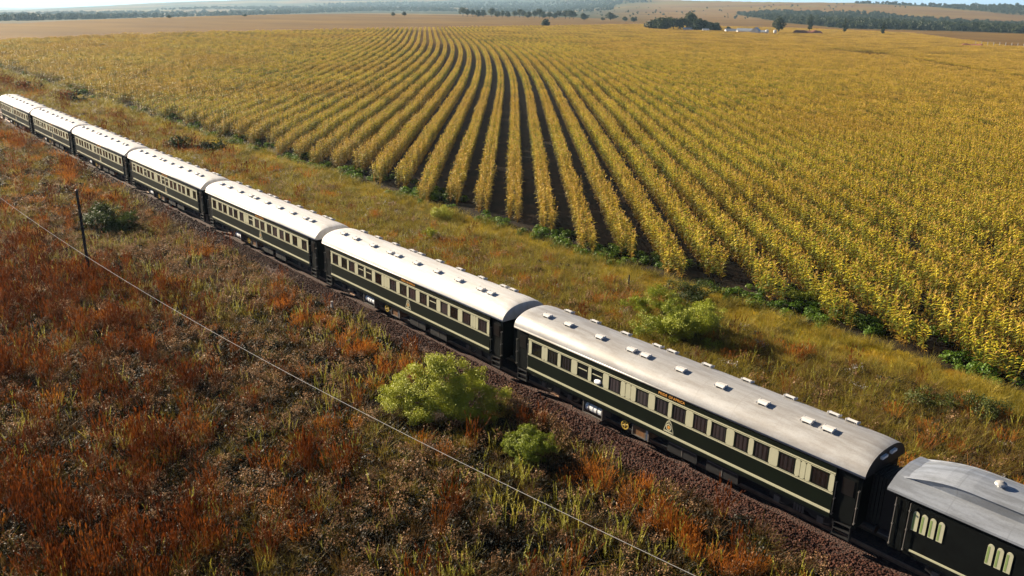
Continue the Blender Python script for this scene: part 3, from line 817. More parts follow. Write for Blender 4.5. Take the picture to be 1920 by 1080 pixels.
MZ = [foliage('maize_leaf', [(.16, (0.0876, 0.1414, 0.0101)), (.36, (0.2921, 0.3155, 0.0174)), (.56, (0.5842, 0.5005, 0.0305)), (.8, (0.6037, 0.4568, 0.0399))], .30,
              patch=(.40, .20, .02), patch_scale=.022, patch_amt=.45, browner=True),
      foliage('maize_dry_leaf', [(.2, (0.1339, 0.0694, 0.0136)), (.5, (0.3013, 0.1736, 0.0273)), (.8, (0.4520, 0.2951, 0.0546))], .25),
      foliage('maize_tassel', [(.2, (0.4480, 0.2598, 0.0528)), (.5, (0.5376, 0.3341, 0.0634)), (.8, (0.5914, 0.3898, 0.0915))], .25),
      foliage('maize_green_leaf', [(.16, (.045, .075, .009)), (.36, (.09, .125, .013)), (.6, (.17, .19, .018)), (.85, (.30, .27, .025))], .25, patch=(.26, .14, .018), patch_scale=.022, patch_amt=.4, browner=True)]  # green of lower leaves; its depth also paints the rows' shaded sides
# field layout: rows run away from the camera in pairs, 3.1 m apart, bending gently to the left
ts = np.arange(-60, 1400, .05)
hd = np.radians(138.7 + .022 * np.clip(ts - 100, 0, 260))
RX = np.concatenate([[0], np.cumsum(np.cos(hd[:-1]) * .05)]); RY = np.concatenate([[0], np.cumsum(np.sin(hd[:-1]) * .05)])
i0 = np.argmin(np.abs(ts)); RX += -33.2 - RX[i0]; RY += 19.3 - RY[i0]
NRM = np.array([.6600, .7513])
def row_xy(n, t):
    i = np.clip(((t + 60) / .05).astype(int), 0, len(ts) - 1)
    return np.stack([RX[i] + NRM[0] * n * 3.1, RY[i] + NRM[1] * n * 3.1], -1), hd[i]
FAR = np.array([(-330, 12), (-363, 47), (-421, 128), (-465, 241), (-509, 352), (-561, 517), (-615, 710), (-515, 863), (-399, 871), (-197, 590), (-60, 480), (160, 420), (160, 12)], float)
def inside(P, poly):
    x, y = P[:, 0], P[:, 1]; c = np.zeros(len(P), bool); n = len(poly); j = n - 1
    for i in range(n):
        xi, yi = poly[i]; xj, yj = poly[j]
        c ^= ((yi > y) != (yj > y)) & (x < (xj - xi) * (y - yi) / (yj - yi + 1e-12) + xi); j = i
    return c
PATH = np.array([(1572, 96), (1640, 104), (1720, 116), (1830, 136), (1925, 152), (2050, 172)], float)
PATHW = np.array([bp(x, y, 0)[:2] for x, y in PATH])
def path_dist(P):
    d = np.full(len(P), 1e9)
    for a, b in zip(PATHW[:-1], PATHW[1:]):
        ab = b - a; t = np.clip(((P - a) @ ab) / (ab @ ab), 0, 1); d = np.minimum(d, np.linalg.norm(P - (a + t[:, None] * ab), axis=1))
    return d

def build_maize():
    near = []
    for k in range(10):
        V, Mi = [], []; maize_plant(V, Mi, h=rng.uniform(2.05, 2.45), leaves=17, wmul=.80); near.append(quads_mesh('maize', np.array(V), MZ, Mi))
    mid = []
    for k in range(6):
        V, Mi = [], []
        for s in (-.38, .38):
            for x in np.arange(-1.0, 1.0, .30): maize_plant(V, Mi, (x + rng.normal(0, .05), s + rng.normal(0, .05), 0), rng.uniform(2.05, 2.4), 10, 2, 1.5, 3)
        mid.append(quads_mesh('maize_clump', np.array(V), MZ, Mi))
    farm = []
    for k in range(4):
        V, Mi = [], []
        for r_ in (-1, 0, 1):
            for s in (-.38, .38):
                for x in np.arange(-4, 4, .55): maize_plant(V, Mi, (x + rng.normal(0, .1), r_ * 3.1 + s + rng.normal(0, .06), 0), rng.uniform(2.0, 2.4), 6, 2, 3.0, 2)
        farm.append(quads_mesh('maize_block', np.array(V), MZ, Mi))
    rag = {}
    def keep_mask(P, n):
        e = 22.6 + (math.sin(n * 2.7) + math.sin(n * 1.13 + 2)) * .9
        return (P[:, 1] > e) & inside(P, FAR) & (path_dist(P) > 2.6)
    PN, RN, SN = [], [], []; PM, RM = [], []; PF, RF = [], []
    for n in range(-120, 320):
        for s in (-.38, .38):
            t = np.arange(-58, 560, .23) + rng.uniform(0, .2); t = t + rng.normal(0, .04, len(t))
            P, h = row_xy(n + s / 3.1, t); P = P + rng.normal(0, .05, P.shape)
            d = np.hypot(P[:, 0] - CAM[0], P[:, 1] - CAM[1])
            m = (d < 165) & keep_mask(P, n) & in_view(np.c_[P, np.full(len(P), 1.0)], 300, 100)
            # thin spots
            m &= ~((fbm(P[:, 0], P[:, 1], 4, 21) > .72) & (rng.random(len(P)) < .75))
            PN.append(P[m]); 
        t = np.arange(-58, 1300, 2.0); P, h = row_xy(n, t); d = np.hypot(P[:, 0] - CAM[0], P[:, 1] - CAM[1])
        m = (d >= 165) & (d < 430) & keep_mask(P, n) & in_view(np.c_[P, np.full(len(P), 1.0)], 300, 100)
        PM.append(P[m]); RM.append(h[m])
        if n % 3 == 0:
            t = np.arange(-58, 1390, 8.0); P, h = row_xy(n, t); d = np.hypot(P[:, 0] - CAM[0], P[:, 1] - CAM[1])
            m = (d >= 430) & (P[:, 1] > 22) & inside(P, FAR) & (path_dist(P) > 5) & in_view(np.c_[P, np.full(len(P), 1.0)], 300, 100)
            PF.append(P[m]); RF.append(h[m])
    PN = np.concatenate(PN); PM = np.concatenate(PM); RM = np.concatenate(RM); PF = np.concatenate(PF); RF = np.concatenate(RF)
    print('maize', len(PN), len(PM), len(PF))
    P = np.concatenate([PN, PM, PF]); nn, nm, nf = len(PN), len(PM), len(PF)
    rot = np.zeros((len(P), 3)); rot[:nn, 2] = rng.uniform(0, 6.28, nn); rot[:nn, :2] = rng.normal(0, .06, (nn, 2))
    rot[nn:nn + nm, 2] = RM + math.pi * rng.integers(0, 2, nm); rot[nn + nm:, 2] = RF + math.pi * rng.integers(0, 2, nf)
    hs = .77 + .30 * fbm(P[:, 0], P[:, 1], 14, 31) + rng.normal(0, .055, len(P))
    edge = np.clip((P[:, 1] - 22) / 3.0, 0, 1); hs = hs * (.82 + .18 * edge)
    scl = np.stack([np.full(len(P), 1.0), np.full(len(P), 1.0), hs], -1)
    idx = np.concatenate([rng.integers(0, 10, nn), 10 + rng.integers(0, 6, nm), 16 + rng.integers(0, 4, nf)])
    pts = np.c_[P, np.full(len(P), GZ)]
    scatter('maize_crop', pts, rot, scl, idx, variants('maize', near + mid + farm), 'golden ripening maize crop in curving double rows across the big field', 'maize crop')
build_maize()

# ------------------------------------------------------------------ grasses and weeds
def tuft(n, h, spread, w_, lean, m=0, headm=None, head=.0, seg=2):
    V, Mi = [], []
    for k in range(n):
        a = rng.uniform(0, 6.28); r = spread * math.sqrt(rng.random()); p = np.array([r * math.cos(a), r * math.sin(a), 0.])
        hh = h * rng.uniform(.55, 1.1); b = a + rng.normal(0, .8); l = abs(rng.normal(0, lean)) * hh
        pts = [p]
        for s in range(1, seg + 1):
            t = s / seg; pts.append(p + np.array([math.cos(b) * l * t * t, math.sin(b) * l * t * t, hh * t]))
        c = rng.uniform(0, 6.28); sd = np.array([math.cos(c), math.sin(c), 0])
        ribbon(pts, list(np.linspace(w_, w_ * .35, seg + 1)), sd, m, V, Mi)
        if headm is not None and rng.random() < .7:
            q = pts[-1]; d = unit(pts[-1] - pts[-2])
            for sd2 in (sd, np.array([-sd[1], sd[0], 0])):
                ribbon([q - d * head * .5, q + d * head * .3, q + d * head], [w_ * .6, head * .30, w_ * .3], sd2, headm, V, Mi)
    return V, Mi

def leafy(n, h, spread, size, m=0, stems=6):
    V, Mi = [], []
    for k in range(n):
        a = rng.uniform(0, 6.28); u_ = rng.random() ** .6; zz = h * rng.uniform(.15, 1.0); r = spread * u_ * math.sqrt(max(0.05, 1 - (zz / h) ** 2 * .8))
        p = np.array([r * math.cos(a), r * math.sin(a), zz]); nrm = unit(np.array([math.cos(a) * .6, math.sin(a) * .6, .7]) + rng.normal(0, .5, 3))
        t1 = unit(np.cross(nrm, rng.normal(0, 1, 3))); t2 = np.cross(nrm, t1); s = size * rng.uniform(.6, 1.2)
        V.append([p - t1 * s * .5, p - t2 * s * .28, p + t1 * s * .5, p + t2 * s * .28]); Mi.append(m)
    return V, Mi

def spike(h, w_, m=0, ms=0):
    """a loose group of two to four leaning flower spikes of unequal height"""
    V, Mi = [], []
    for q in range(rng.integers(2, 5)):
        b0 = np.array([rng.normal(0, .12), rng.normal(0, .12), 0.]); hh = h * rng.uniform(.6, 1.1); ln = rng.normal(0, .16, 2); ww = w_ * rng.uniform(.6, 1.1)
        def at(z): return b0 + np.array([ln[0] * z * z / hh, ln[1] * z * z / hh, z])
        ribbon([at(0), at(hh * .5), at(hh)], [.02, .016, .010], np.array([1., 0, 0]), ms, V, Mi)
        n = int(hh / .03); z0 = rng.uniform(.25, .55)
        for k in range(n):
            z = hh * (z0 + (1 - z0) * k / n); a = rng.uniform(0, 6.28); d = np.array([math.cos(a), math.sin(a), rng.uniform(.5, 1.6)]); l = ww * (1.1 - .7 * (k / n)) * rng.uniform(.5, 1.2)
            p = at(z); ribbon([p, p + unit(d) * l], [.030, .010], np.array([-math.sin(a), math.cos(a), .2]), m, V, Mi)
    return V, Mi

def weed(stems, h, spread, m_leaf, m_head, hs):
    V, Mi = [], []
    for k in range(stems):
        a = rng.uniform(0, 6.28); r = spread * math.sqrt(rng.random()); p = np.array([r * math.cos(a), r * math.sin(a), 0.]); hh = h * rng.uniform(.6, 1.1)
        b = rng.uniform(0, 6.28); q = p + np.array([math.cos(b) * .15 * hh, math.sin(b) * .15 * hh, hh])
        sd = np.array([math.cos(b + 1.57), math.sin(b + 1.57), 0]); ribbon([p, (p + q) / 2, q], [.018, .014, .010], sd, m_leaf, V, Mi)
        for j in range(5):
            t = rng.uniform(.15, .85); pp = p + (q - p) * t; c = rng.uniform(0, 6.28); d = np.array([math.cos(c), math.sin(c), .5]); s2 = np.array([-math.sin(c), math.cos(c), 0])
            ribbon([pp, pp + d * .09], [.028, .012], s2, m_leaf, V, Mi)
        for j in range(7):
            o = q + rng.normal(0, 1, 3) * np.array([.055, .055, .06]); t1 = unit(rng.normal(0, 1, 3)); t2 = unit(np.cross(t1, rng.normal(0, 1, 3))); s = hs * rng.uniform(.6, 1.2)
            V.append([o - t1 * s, o - t2 * s * .7, o + t1 * s, o + t2 * s * .7]); Mi.append(m_head)
    return V, Mi

G = {}
G['red'] = foliage('red_grass', [(.2, (0.0510, 0.0130, 0.0033)), (.45, (0.1119, 0.0267, 0.0045)), (.65, (0.1730, 0.0474, 0.0071)), (.85, (0.2238, 0.0777, 0.0114))], .35)
G['orange'] = foliage('ginger_grass', [(.2, (0.2907, 0.0874, 0.0121)), (.5, (0.4215, 0.1499, 0.0193)), (.8, (0.4797, 0.2122, 0.0331))], .35)
G['straw'] = foliage('straw_grass', [(.2, (0.1915, 0.1488, 0.0188)), (.5, (0.3639, 0.2777, 0.0338)), (.8, (0.4788, 0.3769, 0.0677))], .35)
G['olive'] = foliage('olive_grass', [(.2, (0.0562, 0.0570, 0.0083)), (.5, (0.1688, 0.1449, 0.0149)), (.8, (0.3375, 0.2691, 0.0248))], .35)
G['brown'] = foliage('brown_grass', [(.2, (0.0440, 0.0243, 0.0086)), (.5, (0.1200, 0.0646, 0.0187)), (.8, (0.2240, 0.1292, 0.0396))], .3)
G['strip'] = foliage('mown_grass', [(.2, (0.3549, 0.3001, 0.0182)), (.5, (0.6006, 0.4698, 0.0289)), (.8, (0.7371, 0.5220, 0.0372))], .3, patch=(.42, .22, .028), patch_scale=.25, patch_amt=.8)
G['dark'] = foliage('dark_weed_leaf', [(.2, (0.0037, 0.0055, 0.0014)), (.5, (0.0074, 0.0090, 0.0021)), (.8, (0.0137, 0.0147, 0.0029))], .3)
G['weed'] = foliage('broad_weed_leaf', [(.2, (0.0506, 0.1011, 0.0085)), (.5, (0.0842, 0.1600, 0.0118)), (.8, (0.1432, 0.2106, 0.0185))], .35)
G['pink'] = foliage('seed_head', [(.2, (0.1322, 0.0672, 0.0304)), (.5, (0.2643, 0.1420, 0.0673)), (.8, (0.4054, 0.2525, 0.1346))], .3)
G['stem'] = foliage('weed_stem', [(.2, (0.0262, 0.0197, 0.0053)), (.5, (0.0481, 0.0350, 0.0087)), (.8, (0.0786, 0.0568, 0.0153))], .3)
G['lime'] = foliage('yellow_green_spike', [(.2, (0.1792, 0.1855, 0.0190)), (.5, (0.2867, 0.2698, 0.0285)), (.8, (0.3942, 0.3373, 0.0443))], .35)
G['flower'] = foliage('white_flower', [(.2, (0.3570, 0.3392, 0.3272)), (.8, (0.4760, 0.4641, 0.4522))], .2)
G['bush'] = foliage('acacia_leaf', [(.2, (0.1688, 0.2093, 0.0189)), (.5, (0.2835, 0.3172, 0.0270)), (.8, (0.4050, 0.4050, 0.0459))], .2)
G['bush_dark'] = foliage('dark_bush_leaf', [(.2, (0.0294, 0.0462, 0.0101)), (.5, (0.0504, 0.0714, 0.0134)), (.8, (0.0840, 0.1008, 0.0185))], .3)
G['tree'] = foliage('tree_leaf', [(.2, (0.0179, 0.0319, 0.0076)), (.5, (0.0319, 0.0478, 0.0102)), (.8, (0.0510, 0.0638, 0.0140))], .25)

BUSH_AT = [(-10.9, -5.8, 1.9), (-9.4, -4.4, 1.8), (-12.4, -7.2, 1.8), (-4.3, -6.2, .9), (-54.4, -7.6, 1.8), ] + [(*bp(x, y)[:2], q) for x, y, q in ((1232, 628, 2.0), (1300, 640, 1.9), (1300, 568, 1.2))]
def bush_free(P):
    k = np.ones(len(P), bool)
    for x, y, q in BUSH_AT: k &= np.hypot(P[:, 0] - x, P[:, 1] - y) > q * rng.uniform(.7, 1.05, len(P))
    return k

def build_grass():
    def mk(fn, n, mats):
        out = []
        for _ in range(n):
            V, Mi = fn(); out.append(quads_mesh('plant', np.array(V), mats, Mi))
        return out
    sets = {
        'red': (mk(lambda: tuft(40, 1.5, .24, .011, .22, 0, 0, .16, 3), 5, [G['red']]), 'tall reddish grass standing across the near meadow at left', 'red grass', 'red_grass'),
        'orange': (mk(lambda: tuft(70, .85, .28, .016, .35, 0, 0, .09), 4, [G['orange']]), 'ginger orange grass tufts along the railway bank', 'ginger grass', 'ginger_grass'),
        'straw': (mk(lambda: tuft(70, .70, .34, .012, .7, 0, None, 0, 3), 5, [G['straw']]), 'dry straw coloured grass on both sides of the train', 'dry grass', 'dry_grass'),
        'brown': (mk(lambda: tuft(70, .75, .34, .012, .7, 0, None, 0, 3), 5, [G['brown']]), 'dull brown grass filling the near meadow between the weeds', 'brown grass', 'brown_grass'),
        'olive': (mk(lambda: tuft(66, .70, .34, .014, .7, 0, None, 0, 3), 5, [G['olive']]), 'olive green grass on both sides of the train', 'green grass', 'green_grass'),
        'strip': (mk(lambda: tuft(50, .20, .32, .016, .5, 0), 4, [G['strip']]), 'short yellow grass strip between the meadow and the maize', 'grass strip', 'grass_strip'),
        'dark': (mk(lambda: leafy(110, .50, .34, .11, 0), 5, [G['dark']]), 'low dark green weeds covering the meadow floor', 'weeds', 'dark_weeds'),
        'weed': (mk(lambda: leafy(150, .55, .50, .17, 0), 5, [G['weed']]), 'bright green leafy weeds along the foot of the maize', 'weeds', 'leafy_weeds'),
        'pink': (mk(lambda: weed(11, .85, .32, 0, 1, .034), 6, [G['stem'], G['pink']]), 'tall weeds with fluffy pinkish seed heads in the near meadow', 'seeding weeds', 'seeding_weeds'),
        'spike': (mk(lambda: spike(rng.uniform(.8, 1.35), .085), 9, [G['lime']]), 'upright yellow green flower spikes in the near meadow', 'flower spikes', 'flower_spikes'),
        'flower': (mk(lambda: weed(9, .75, .30, 0, 1, .030), 3, [G['olive'], G['flower']]), 'small white wild flowers between the train and the grass strip', 'wild flowers', 'white_flowers'),
    }
    pts = {k: [] for k in sets}
    def add(k, P, s):
        pts[k].append(np.c_[P, np.full(len(P), GZ), s])
    red_poly = np.array([(-75, -40), (-60, -23.8), (-52, -14.5), (-42, -12.0), (-31, -12.0), (-22, -14.0), (-13.1, -14.6), (-3, -18.0), (-1, -23), (-9, -36)], float)
    def candidates(x0, x1, y0, y1, dens, track=True):
        n = int((x1 - x0) * (y1 - y0) * dens); P = np.c_[rng.uniform(x0, x1, n), rng.uniform(y0, y1, n)]
        m = in_view(np.c_[P, np.full(n, 0.)], 260, 160); P = P[m]
        return P
    def zone(P, table, y_off=True):
        w_ = np.stack([np.clip(f(P), 0, None) for _, f in table], -1); w_ = w_ / (w_.sum(1, keepdims=True) + 1e-9); c = np.cumsum(w_, 1); u_ = rng.random(len(P))
        pick = (u_[:, None] > c).sum(1)
        for i, (k, _) in enumerate(table):
            if k == 'none': continue
            Q = P[pick == i]; s = rng.uniform(.75, 1.25, len(Q)) * FS
            add(k, Q, s)
    fb = lambda P, s, sd: fbm(P[:, 0], P[:, 1], s, sd)
    # ---- near meadow (camera side of the line)
    for (x0, x1, dens, FSv) in ((-60, 16, 13, 1.0), (-130, -60, 6, 1.5), (-300, -130, 2.0, 2.6)):
        FS = FSv
        P = candidates(x0, x1, -36, 3, dens)
        P = P[bush_free(P)]; yy = P[:, 1] - track_y(P[:, 0]); P = P[(yy < -2.75 + 1.9 * (fb(P, 2.4, 9) - .5) + .9 * np.clip((-60 - P[:, 0]) / 40, 0, 1))]; yy = P[:, 1] - track_y(P[:, 0])
        inred = inside(P + np.c_[(fb(P, 4, 71) - .5) * 9, (fb(P, 4, 72) - .5) * 9] + rng.normal(0, 1.3, P.shape), red_poly).astype(float); rr = np.clip(inred * .85 + np.clip((fb(P, 5, 41) - .70) * 4, 0, .5), 0, 1)
        bank = np.clip(1 - np.abs(yy + 5.0) / 1.3, 0, 1)
        og = np.clip((fb(P, 3.4, 42) - .50) * 7, 0, 1)
        far = np.clip((-50 - P[:, 0]) / 30, 0, 1)
        zone(P, [('red', lambda P: .015 + .50 * rr * (.22 + np.clip((fb(P, 2.2, 47) - .42) * 5, 0, .8)) + .05 * far), ('orange', lambda P: .005 + .8 * bank * og + .16 * np.clip((fb(P, 1.7, 43) - .70) * 8, 0, 1) + .03 * far),
                 ('straw', lambda P: .06 + .25 * np.clip((fb(P, 4, 44) - .5) * 5, 0, 1) + .2 * far), ('brown', lambda P: .42 + 0 * P[:, 0]), ('olive', lambda P: .02 + .22 * np.clip((fb(P, 6, 45) - .50) * 4, 0, 1) * (1 - .8 * rr)),
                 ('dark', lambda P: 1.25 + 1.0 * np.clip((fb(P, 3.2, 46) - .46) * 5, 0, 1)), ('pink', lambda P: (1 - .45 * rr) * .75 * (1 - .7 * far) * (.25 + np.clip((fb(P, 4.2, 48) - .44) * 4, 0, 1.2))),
                 ('spike', lambda P: (1 - .75 * rr) * (1 - far) * (.05 + .9 * np.clip((fb(P, 3.0, 49) - .52) * 6, 0, 1)))])
    # ---- rough grass behind the train
    for (x0, x1, dens, FSv) in ((-60, 22, 17, 1.0), (-130, -60, 8, 1.45), (-300, -130, 2.5, 2.5)):
        FS = FSv
        P = candidates(x0, x1, 3, 24, dens)
        yy = P[:, 1] - track_y(P[:, 0]) * .35; P = P[(P[:, 1] - track_y(P[:, 0]) > 3.4) & (yy < 16.6 + 1.4 * (fb(P, 5, 51) - .5) * 2)]
        far = np.clip((-60 - P[:, 0]) / 40, 0, 1); rgt = np.clip((P[:, 0] + 8) / 14, 0, 1)
        og = np.clip((fb(P, 3.0, 52) - .56) * 7, 0, 1)
        zone(P, [('orange', lambda P: .02 + .75 * og * np.clip((9 - P[:, 1]) / 4, .12, 1)), ('brown', lambda P: .35 + .9 * rgt), ('straw', lambda P: 1.0 + .5 * fb(P, 3, 53) - .5 * rgt), ('olive', lambda P: .55 + 1.0 * np.clip((fb(P, 5, 54) - .5) * 4, 0, 1)),
                 ('dark', lambda P: .55 + .9 * rgt + 1.0 * np.clip((fb(P, 3.5, 55) - .56) * 5, 0, 1)), ('red', lambda P: .008 + .06 * far * np.clip((fb(P, 9, 56) - .4) * 4, 0, 1) + .05 * rgt * np.clip((fb(P, 3, 62) - .5) * 6, 0, 1)), ('spike', lambda P: .22 + 0 * P[:, 0]),
                 ('flower', lambda P: .015 + .22 * np.clip((fb(P, 2.5, 57) - .68) * 6, 0, 1)), ('pink', lambda P: .10 + 0 * P[:, 0])])
    # ---- mown strip and weeds at the foot of the crop
    for (x0, x1, dens, FSv) in ((-60, 22, 26, 1.0), (-130, -60, 11, 1.5), (-330, -130, 3, 2.8)):
        FS = FSv
        P = candidates(x0, x1, 12, 26, dens)
        e = 22.2 - .0000 * P[:, 0]
        a = 16.2 + 1.4 * (fb(P, 5, 51) - .5); P2 = P[(P[:, 1] > a) & (P[:, 1] < 20.8 + 1.6 * (fb(P, 3, 58) - .5))]
        zone(P2, [('strip', lambda P: 1 + 0 * P[:, 0]), ('straw', lambda P: .05 + 0 * P[:, 0]), ('olive', lambda P: .05 + .15 * np.clip((fb(P, 3, 61) - .5) * 5, 0, 1))])
    for (x0, x1, dens, FSv) in ((-60, 22, 5, 1.0), (-130, -60, 3, 1.3), (-330, -130, 1.2, 1.9)):
        FS = FSv
        P = candidates(x0, x1, 20.2, 27, dens)
        k = np.clip((fb(P, 2.6, 59) - .46) * 4, 0, 1) * np.clip((26.5 - P[:, 1]) / 4, 0, 1)
        zone(P, [('weed', lambda P: k * np.clip((P[:, 0] + 130) / 60, .25, 1)), ('dark', lambda P: .35 * k), ('none', lambda P: 1.0 - .8 * k)])
    for k, (ms, lab, cat, nm) in sets.items():
        Q = np.concatenate(pts[k]); n = len(Q); print(k, n)
        s = Q[:, 3]; scl = np.stack([s, s, s ** .5 * rng.uniform(.75, 1.2, n)], -1)
        rot = np.c_[rng.normal(0, .08, n), rng.normal(0, .08, n), rng.uniform(0, 6.28, n)]
        scatter(nm, Q[:, :3], rot, scl, rng.integers(0, len(ms), n), variants(nm + '_plant', ms), lab, cat)
build_grass()

# ================================================================== BUSHES AND TREES
def unit_rows(a): return a / (np.linalg.norm(a, axis=1, keepdims=True) + 1e-9)

def crown_mesh(name, blobs, nleaf, size, m, flat=.75, hang=.0):
    """leaf-sized faces on the outside of many overlapping clumps"""
    bl = np.array(blobs, float)
    sub = []
    for bx, by, bz, br in bl:                      # every clump carries a dozen sprays, every spray its leaves
        for _ in range(16):
            d = rng.normal(0, 1, 3); d /= np.linalg.norm(d); q = br * rng.uniform(.55, 1.05)
            sub.append((bx + d[0] * q, by + d[1] * q, bz + d[2] * q * flat, br * rng.uniform(.22, .42)))
    sb = np.array(sub); sb = sb[sb[:, 2] > -.1]; wts = sb[:, 3] ** 2; pick = rng.choice(len(sb), nleaf, p=wts / wts.sum())
    d = rng.normal(0, 1, (nleaf, 3)); d /= np.linalg.norm(d, axis=1, keepdims=True)
    P = sb[pick, :3] + d * (sb[pick, 3] * rng.random(nleaf) ** .5)[:, None] * np.array([1.25, 1.25, .8])
    d = unit_rows(P - np.array([0, 0, bl[:, 2].mean() * .6]))
    keep = P[:, 2] > .03; P = P[keep]; d = d[keep]; n = len(P)
    nr = d + rng.normal(0, .7, (n, 3)); nr /= np.linalg.norm(nr, axis=1, keepdims=True)
    t1 = np.cross(nr, rng.normal(0, 1, (n, 3))); t1 /= np.linalg.norm(t1, axis=1, keepdims=True); t2 = np.cross(nr, t1)
    s = (size * rng.uniform(.6, 1.3, n))[:, None]
    V = np.stack([P - t1 * s * .5, P - t2 * s * .26, P + t1 * s * .5, P + t2 * s * .26], 1)
    return quads_mesh(name, V, m)

def limbs(h, r, tips):
    mb = MB(); b = np.array([0, 0, -.1]); f = np.array([0, 0, h])
    mb.tube(b, f, r, r * .75, 8)
    for t in tips:
        t = np.array(t, float); mid = f + (t - f) * .5 + np.array([0, 0, .12 * np.linalg.norm(t - f)])
        mb.tube(f, mid, r * .6, r * .38, 6); mb.tube(mid, t, r * .38, r * .14, 5)
    return mb

def bush(name, loc, blobs, nleaf, size, m, label, cat='bush', group=None, trunk_h=.3, r=.06):
    root = empty(name, loc)
    me = crown_mesh('crown', blobs, nleaf, size, m)
    c = bpy.data.objects.new('crown', me); COL.objects.link(c); c.parent = root
    limbs(trunk_h, r, [b[:3] for b in blobs[:6]]).build('trunk', M['bark'], root)
    return tag(root, label, cat, group)

def rblobs(n, rx, ry, h, r0, r1, z0=.3):
    out = []
    for k in range(n):
        a = rng.uniform(0, 6.28); q = math.sqrt(rng.random()); z = z0 + (h - z0) * rng.random() * (1 - .45 * q)
        out.append((rx * q * math.cos(a), ry * q * math.sin(a), z, rng.uniform(r0, r1)))
    return out

def bushes():
    a = -.75   # the big bush is longer along the line of sight's cross direction
    p = bp(832, 778); 
    B = [(x, y, z, q) for x, y, z, q in ((-2.5, -.2, 1.0, .75), (-1.9, -.9, 1.1, .8), (-1.7, .4, 1.6, .85), (-.8, -.8, 1.5, .85), (-.9, .5, 2.2, .85), (0, -.2, 2.2, .9), (.2, -1.1, 1.3, .85), (.5, .8, 2.1, .8),
         (1.2, -.4, 1.8, .85), (1.4, .6, 1.6, .8), (2.1, -.2, 1.2, .8), (2.6, .3, .9, .65), (1.2, -1.2, 1.0, .8), (-.4, .1, 2.6, .6), (2.0, -1.0, .8, .65), (-2.6, .5, .8, .6), (-1.2, -1.5, .8, .7))] + rblobs(14, 2.6, 1.5, 2.0, .35, .6, .4)
    o = bush('acacia_bush', (p[0], p[1] + .1, GZ), B, 62000, .080, G['bush'], 'large round yellow green bush between the train and the wire', trunk_h=.35, r=.10)
    o.rotation_euler = (0, 0, R(48)); o.scale = (1.02, 1.05, 1.08)
    p = bp(998, 866)
    o = bush('acacia_bush', (p[0], p[1] - .25, GZ), rblobs(16, 1.0, .8, 1.75, .32, .52, .5), 16000, .075, G['bush'], 'small yellow green bush beside the ballast, right of the big bush', trunk_h=.3)
    o.scale = (1.05, 1.05, 1.12)
    p = bp(205, 432)
    bush('round_bush', (p[0], p[1], GZ), rblobs(20, 2.3, 1.7, 2.2, .6, 1.0), 14000, .13, G['bush_dark'], 'dark olive bush just right of the wooden pole')
    for (px, py, rx, h, n, m, lab) in ((1232, 628, 1.9, 2.1, 24000, 'bush', 'light green feathery bush behind the train, left one of a pair'), (1300, 640, 1.8, 1.9, 20000, 'bush', 'light green feathery bush behind the train, right one of a pair and nearest the roof'),
                                       (1300, 568, 1.5, 1.0, 9000, 'bush_dark', 'dark green bush behind the pale feathery bushes'), (830, 412, 1.0, .9, 4000, 'bush', 'pale green rounded shrub above the middle of the train'),
                                       (800, 452, .8, .8, 3500, 'bush', 'pale shrub close behind the white roof with white flowers near it'),
                                       (335, 284, 1.6, 1.5, 5000, 'bush_dark', 'green shrub behind the fourth coach, before the grass strip'), (400, 288, 1.5, 1.2, 4000, 'bush_dark', 'grey green shrub on the near edge of the grass strip'),
                                       (143, 196, 1.9, 2.0, 5000, 'tree', 'small square dark bush beyond the farthest coaches'), (55, 174, 2.0, 1.6, 4000, 'tree', 'low black green bush beyond the train at the left edge'),
                                       (1850, 790, 1.0, .8, 4000, 'bush_dark', 'olive shrub in the shade at the right edge'), (1740, 770, .9, .8, 4000, 'bush_dark', 'olive shrub beyond the clerestory van'),
                                       (1500, 565, .8, .6, 3000, 'bush', 'low pale shrub by the grass strip at the foot of the maize')):
        p = bp(px, py)
        bush('shrub', (p[0], p[1], GZ), rblobs(12, rx * 1.1, rx, h * 1.5, .28 * rx + .12, .48 * rx + .15, .35), n, .10 if py > 300 else .18, G[m], lab, 'bush', trunk_h=.25, r=.05)
bushes()

def pole_and_wire():
    root = empty('utility_pole', (-42.4, -13.1, GZ)); root.rotation_euler = (R(1.5), R(3.2), 0)
    mb = MB(); mb.tube((0, 0, -.3), (0, 0, 6.75), .115, .085, 10); mb.build('post', M['polewood'], root)
    mb = MB(); mb.tube((0, 0, 6.752), (0, 0, 6.80), .11, .04, 10); mb.build('cap', M['boxgrey'], root)
    tag(root, 'dark bare wooden pole standing in the red grass at left', 'pole')
    xs = np.linspace(-75, 26, 90)
    pts = [(x, -17 + .0723 * (x + 47.5), 4 + ((x + 18) / 29.2) ** 2) for x in xs]
    mb = MB(); mb.path(pts, .009, 6)
    tag(mb.build('overhead_wire', M['wire']), 'bright thin overhead wire sagging across the near meadow', 'wire')
    p = bp(623, 590)
    root = empty('marker_post', (p[0], p[1], GZ))
    mb = MB(); mb.box(-.09, .09, -.07, .07, -.1, .98); mb.prism([(-.09, .98), (.09, .98), (.06, 1.03), (-.06, 1.03)], -.07, .07); mb.build('post', M['concrete'], root)
    tag(root, 'short pale concrete marker post beside the ballast', 'post')
    p = bp(1178, 544); mb = MB(); mb.tube((0, 0, -.1), (0, 0, 1.25), .06, .05, 8); mb.tube((0, 0, 1.25), (0, 0, 1.27), .05, .02, 8)
    tag(mb.build('fence_post', M['polewood'], loc=(p[0], p[1], GZ)), 'dark thin wooden post in the grass behind the train', 'post')
pole_and_wire()

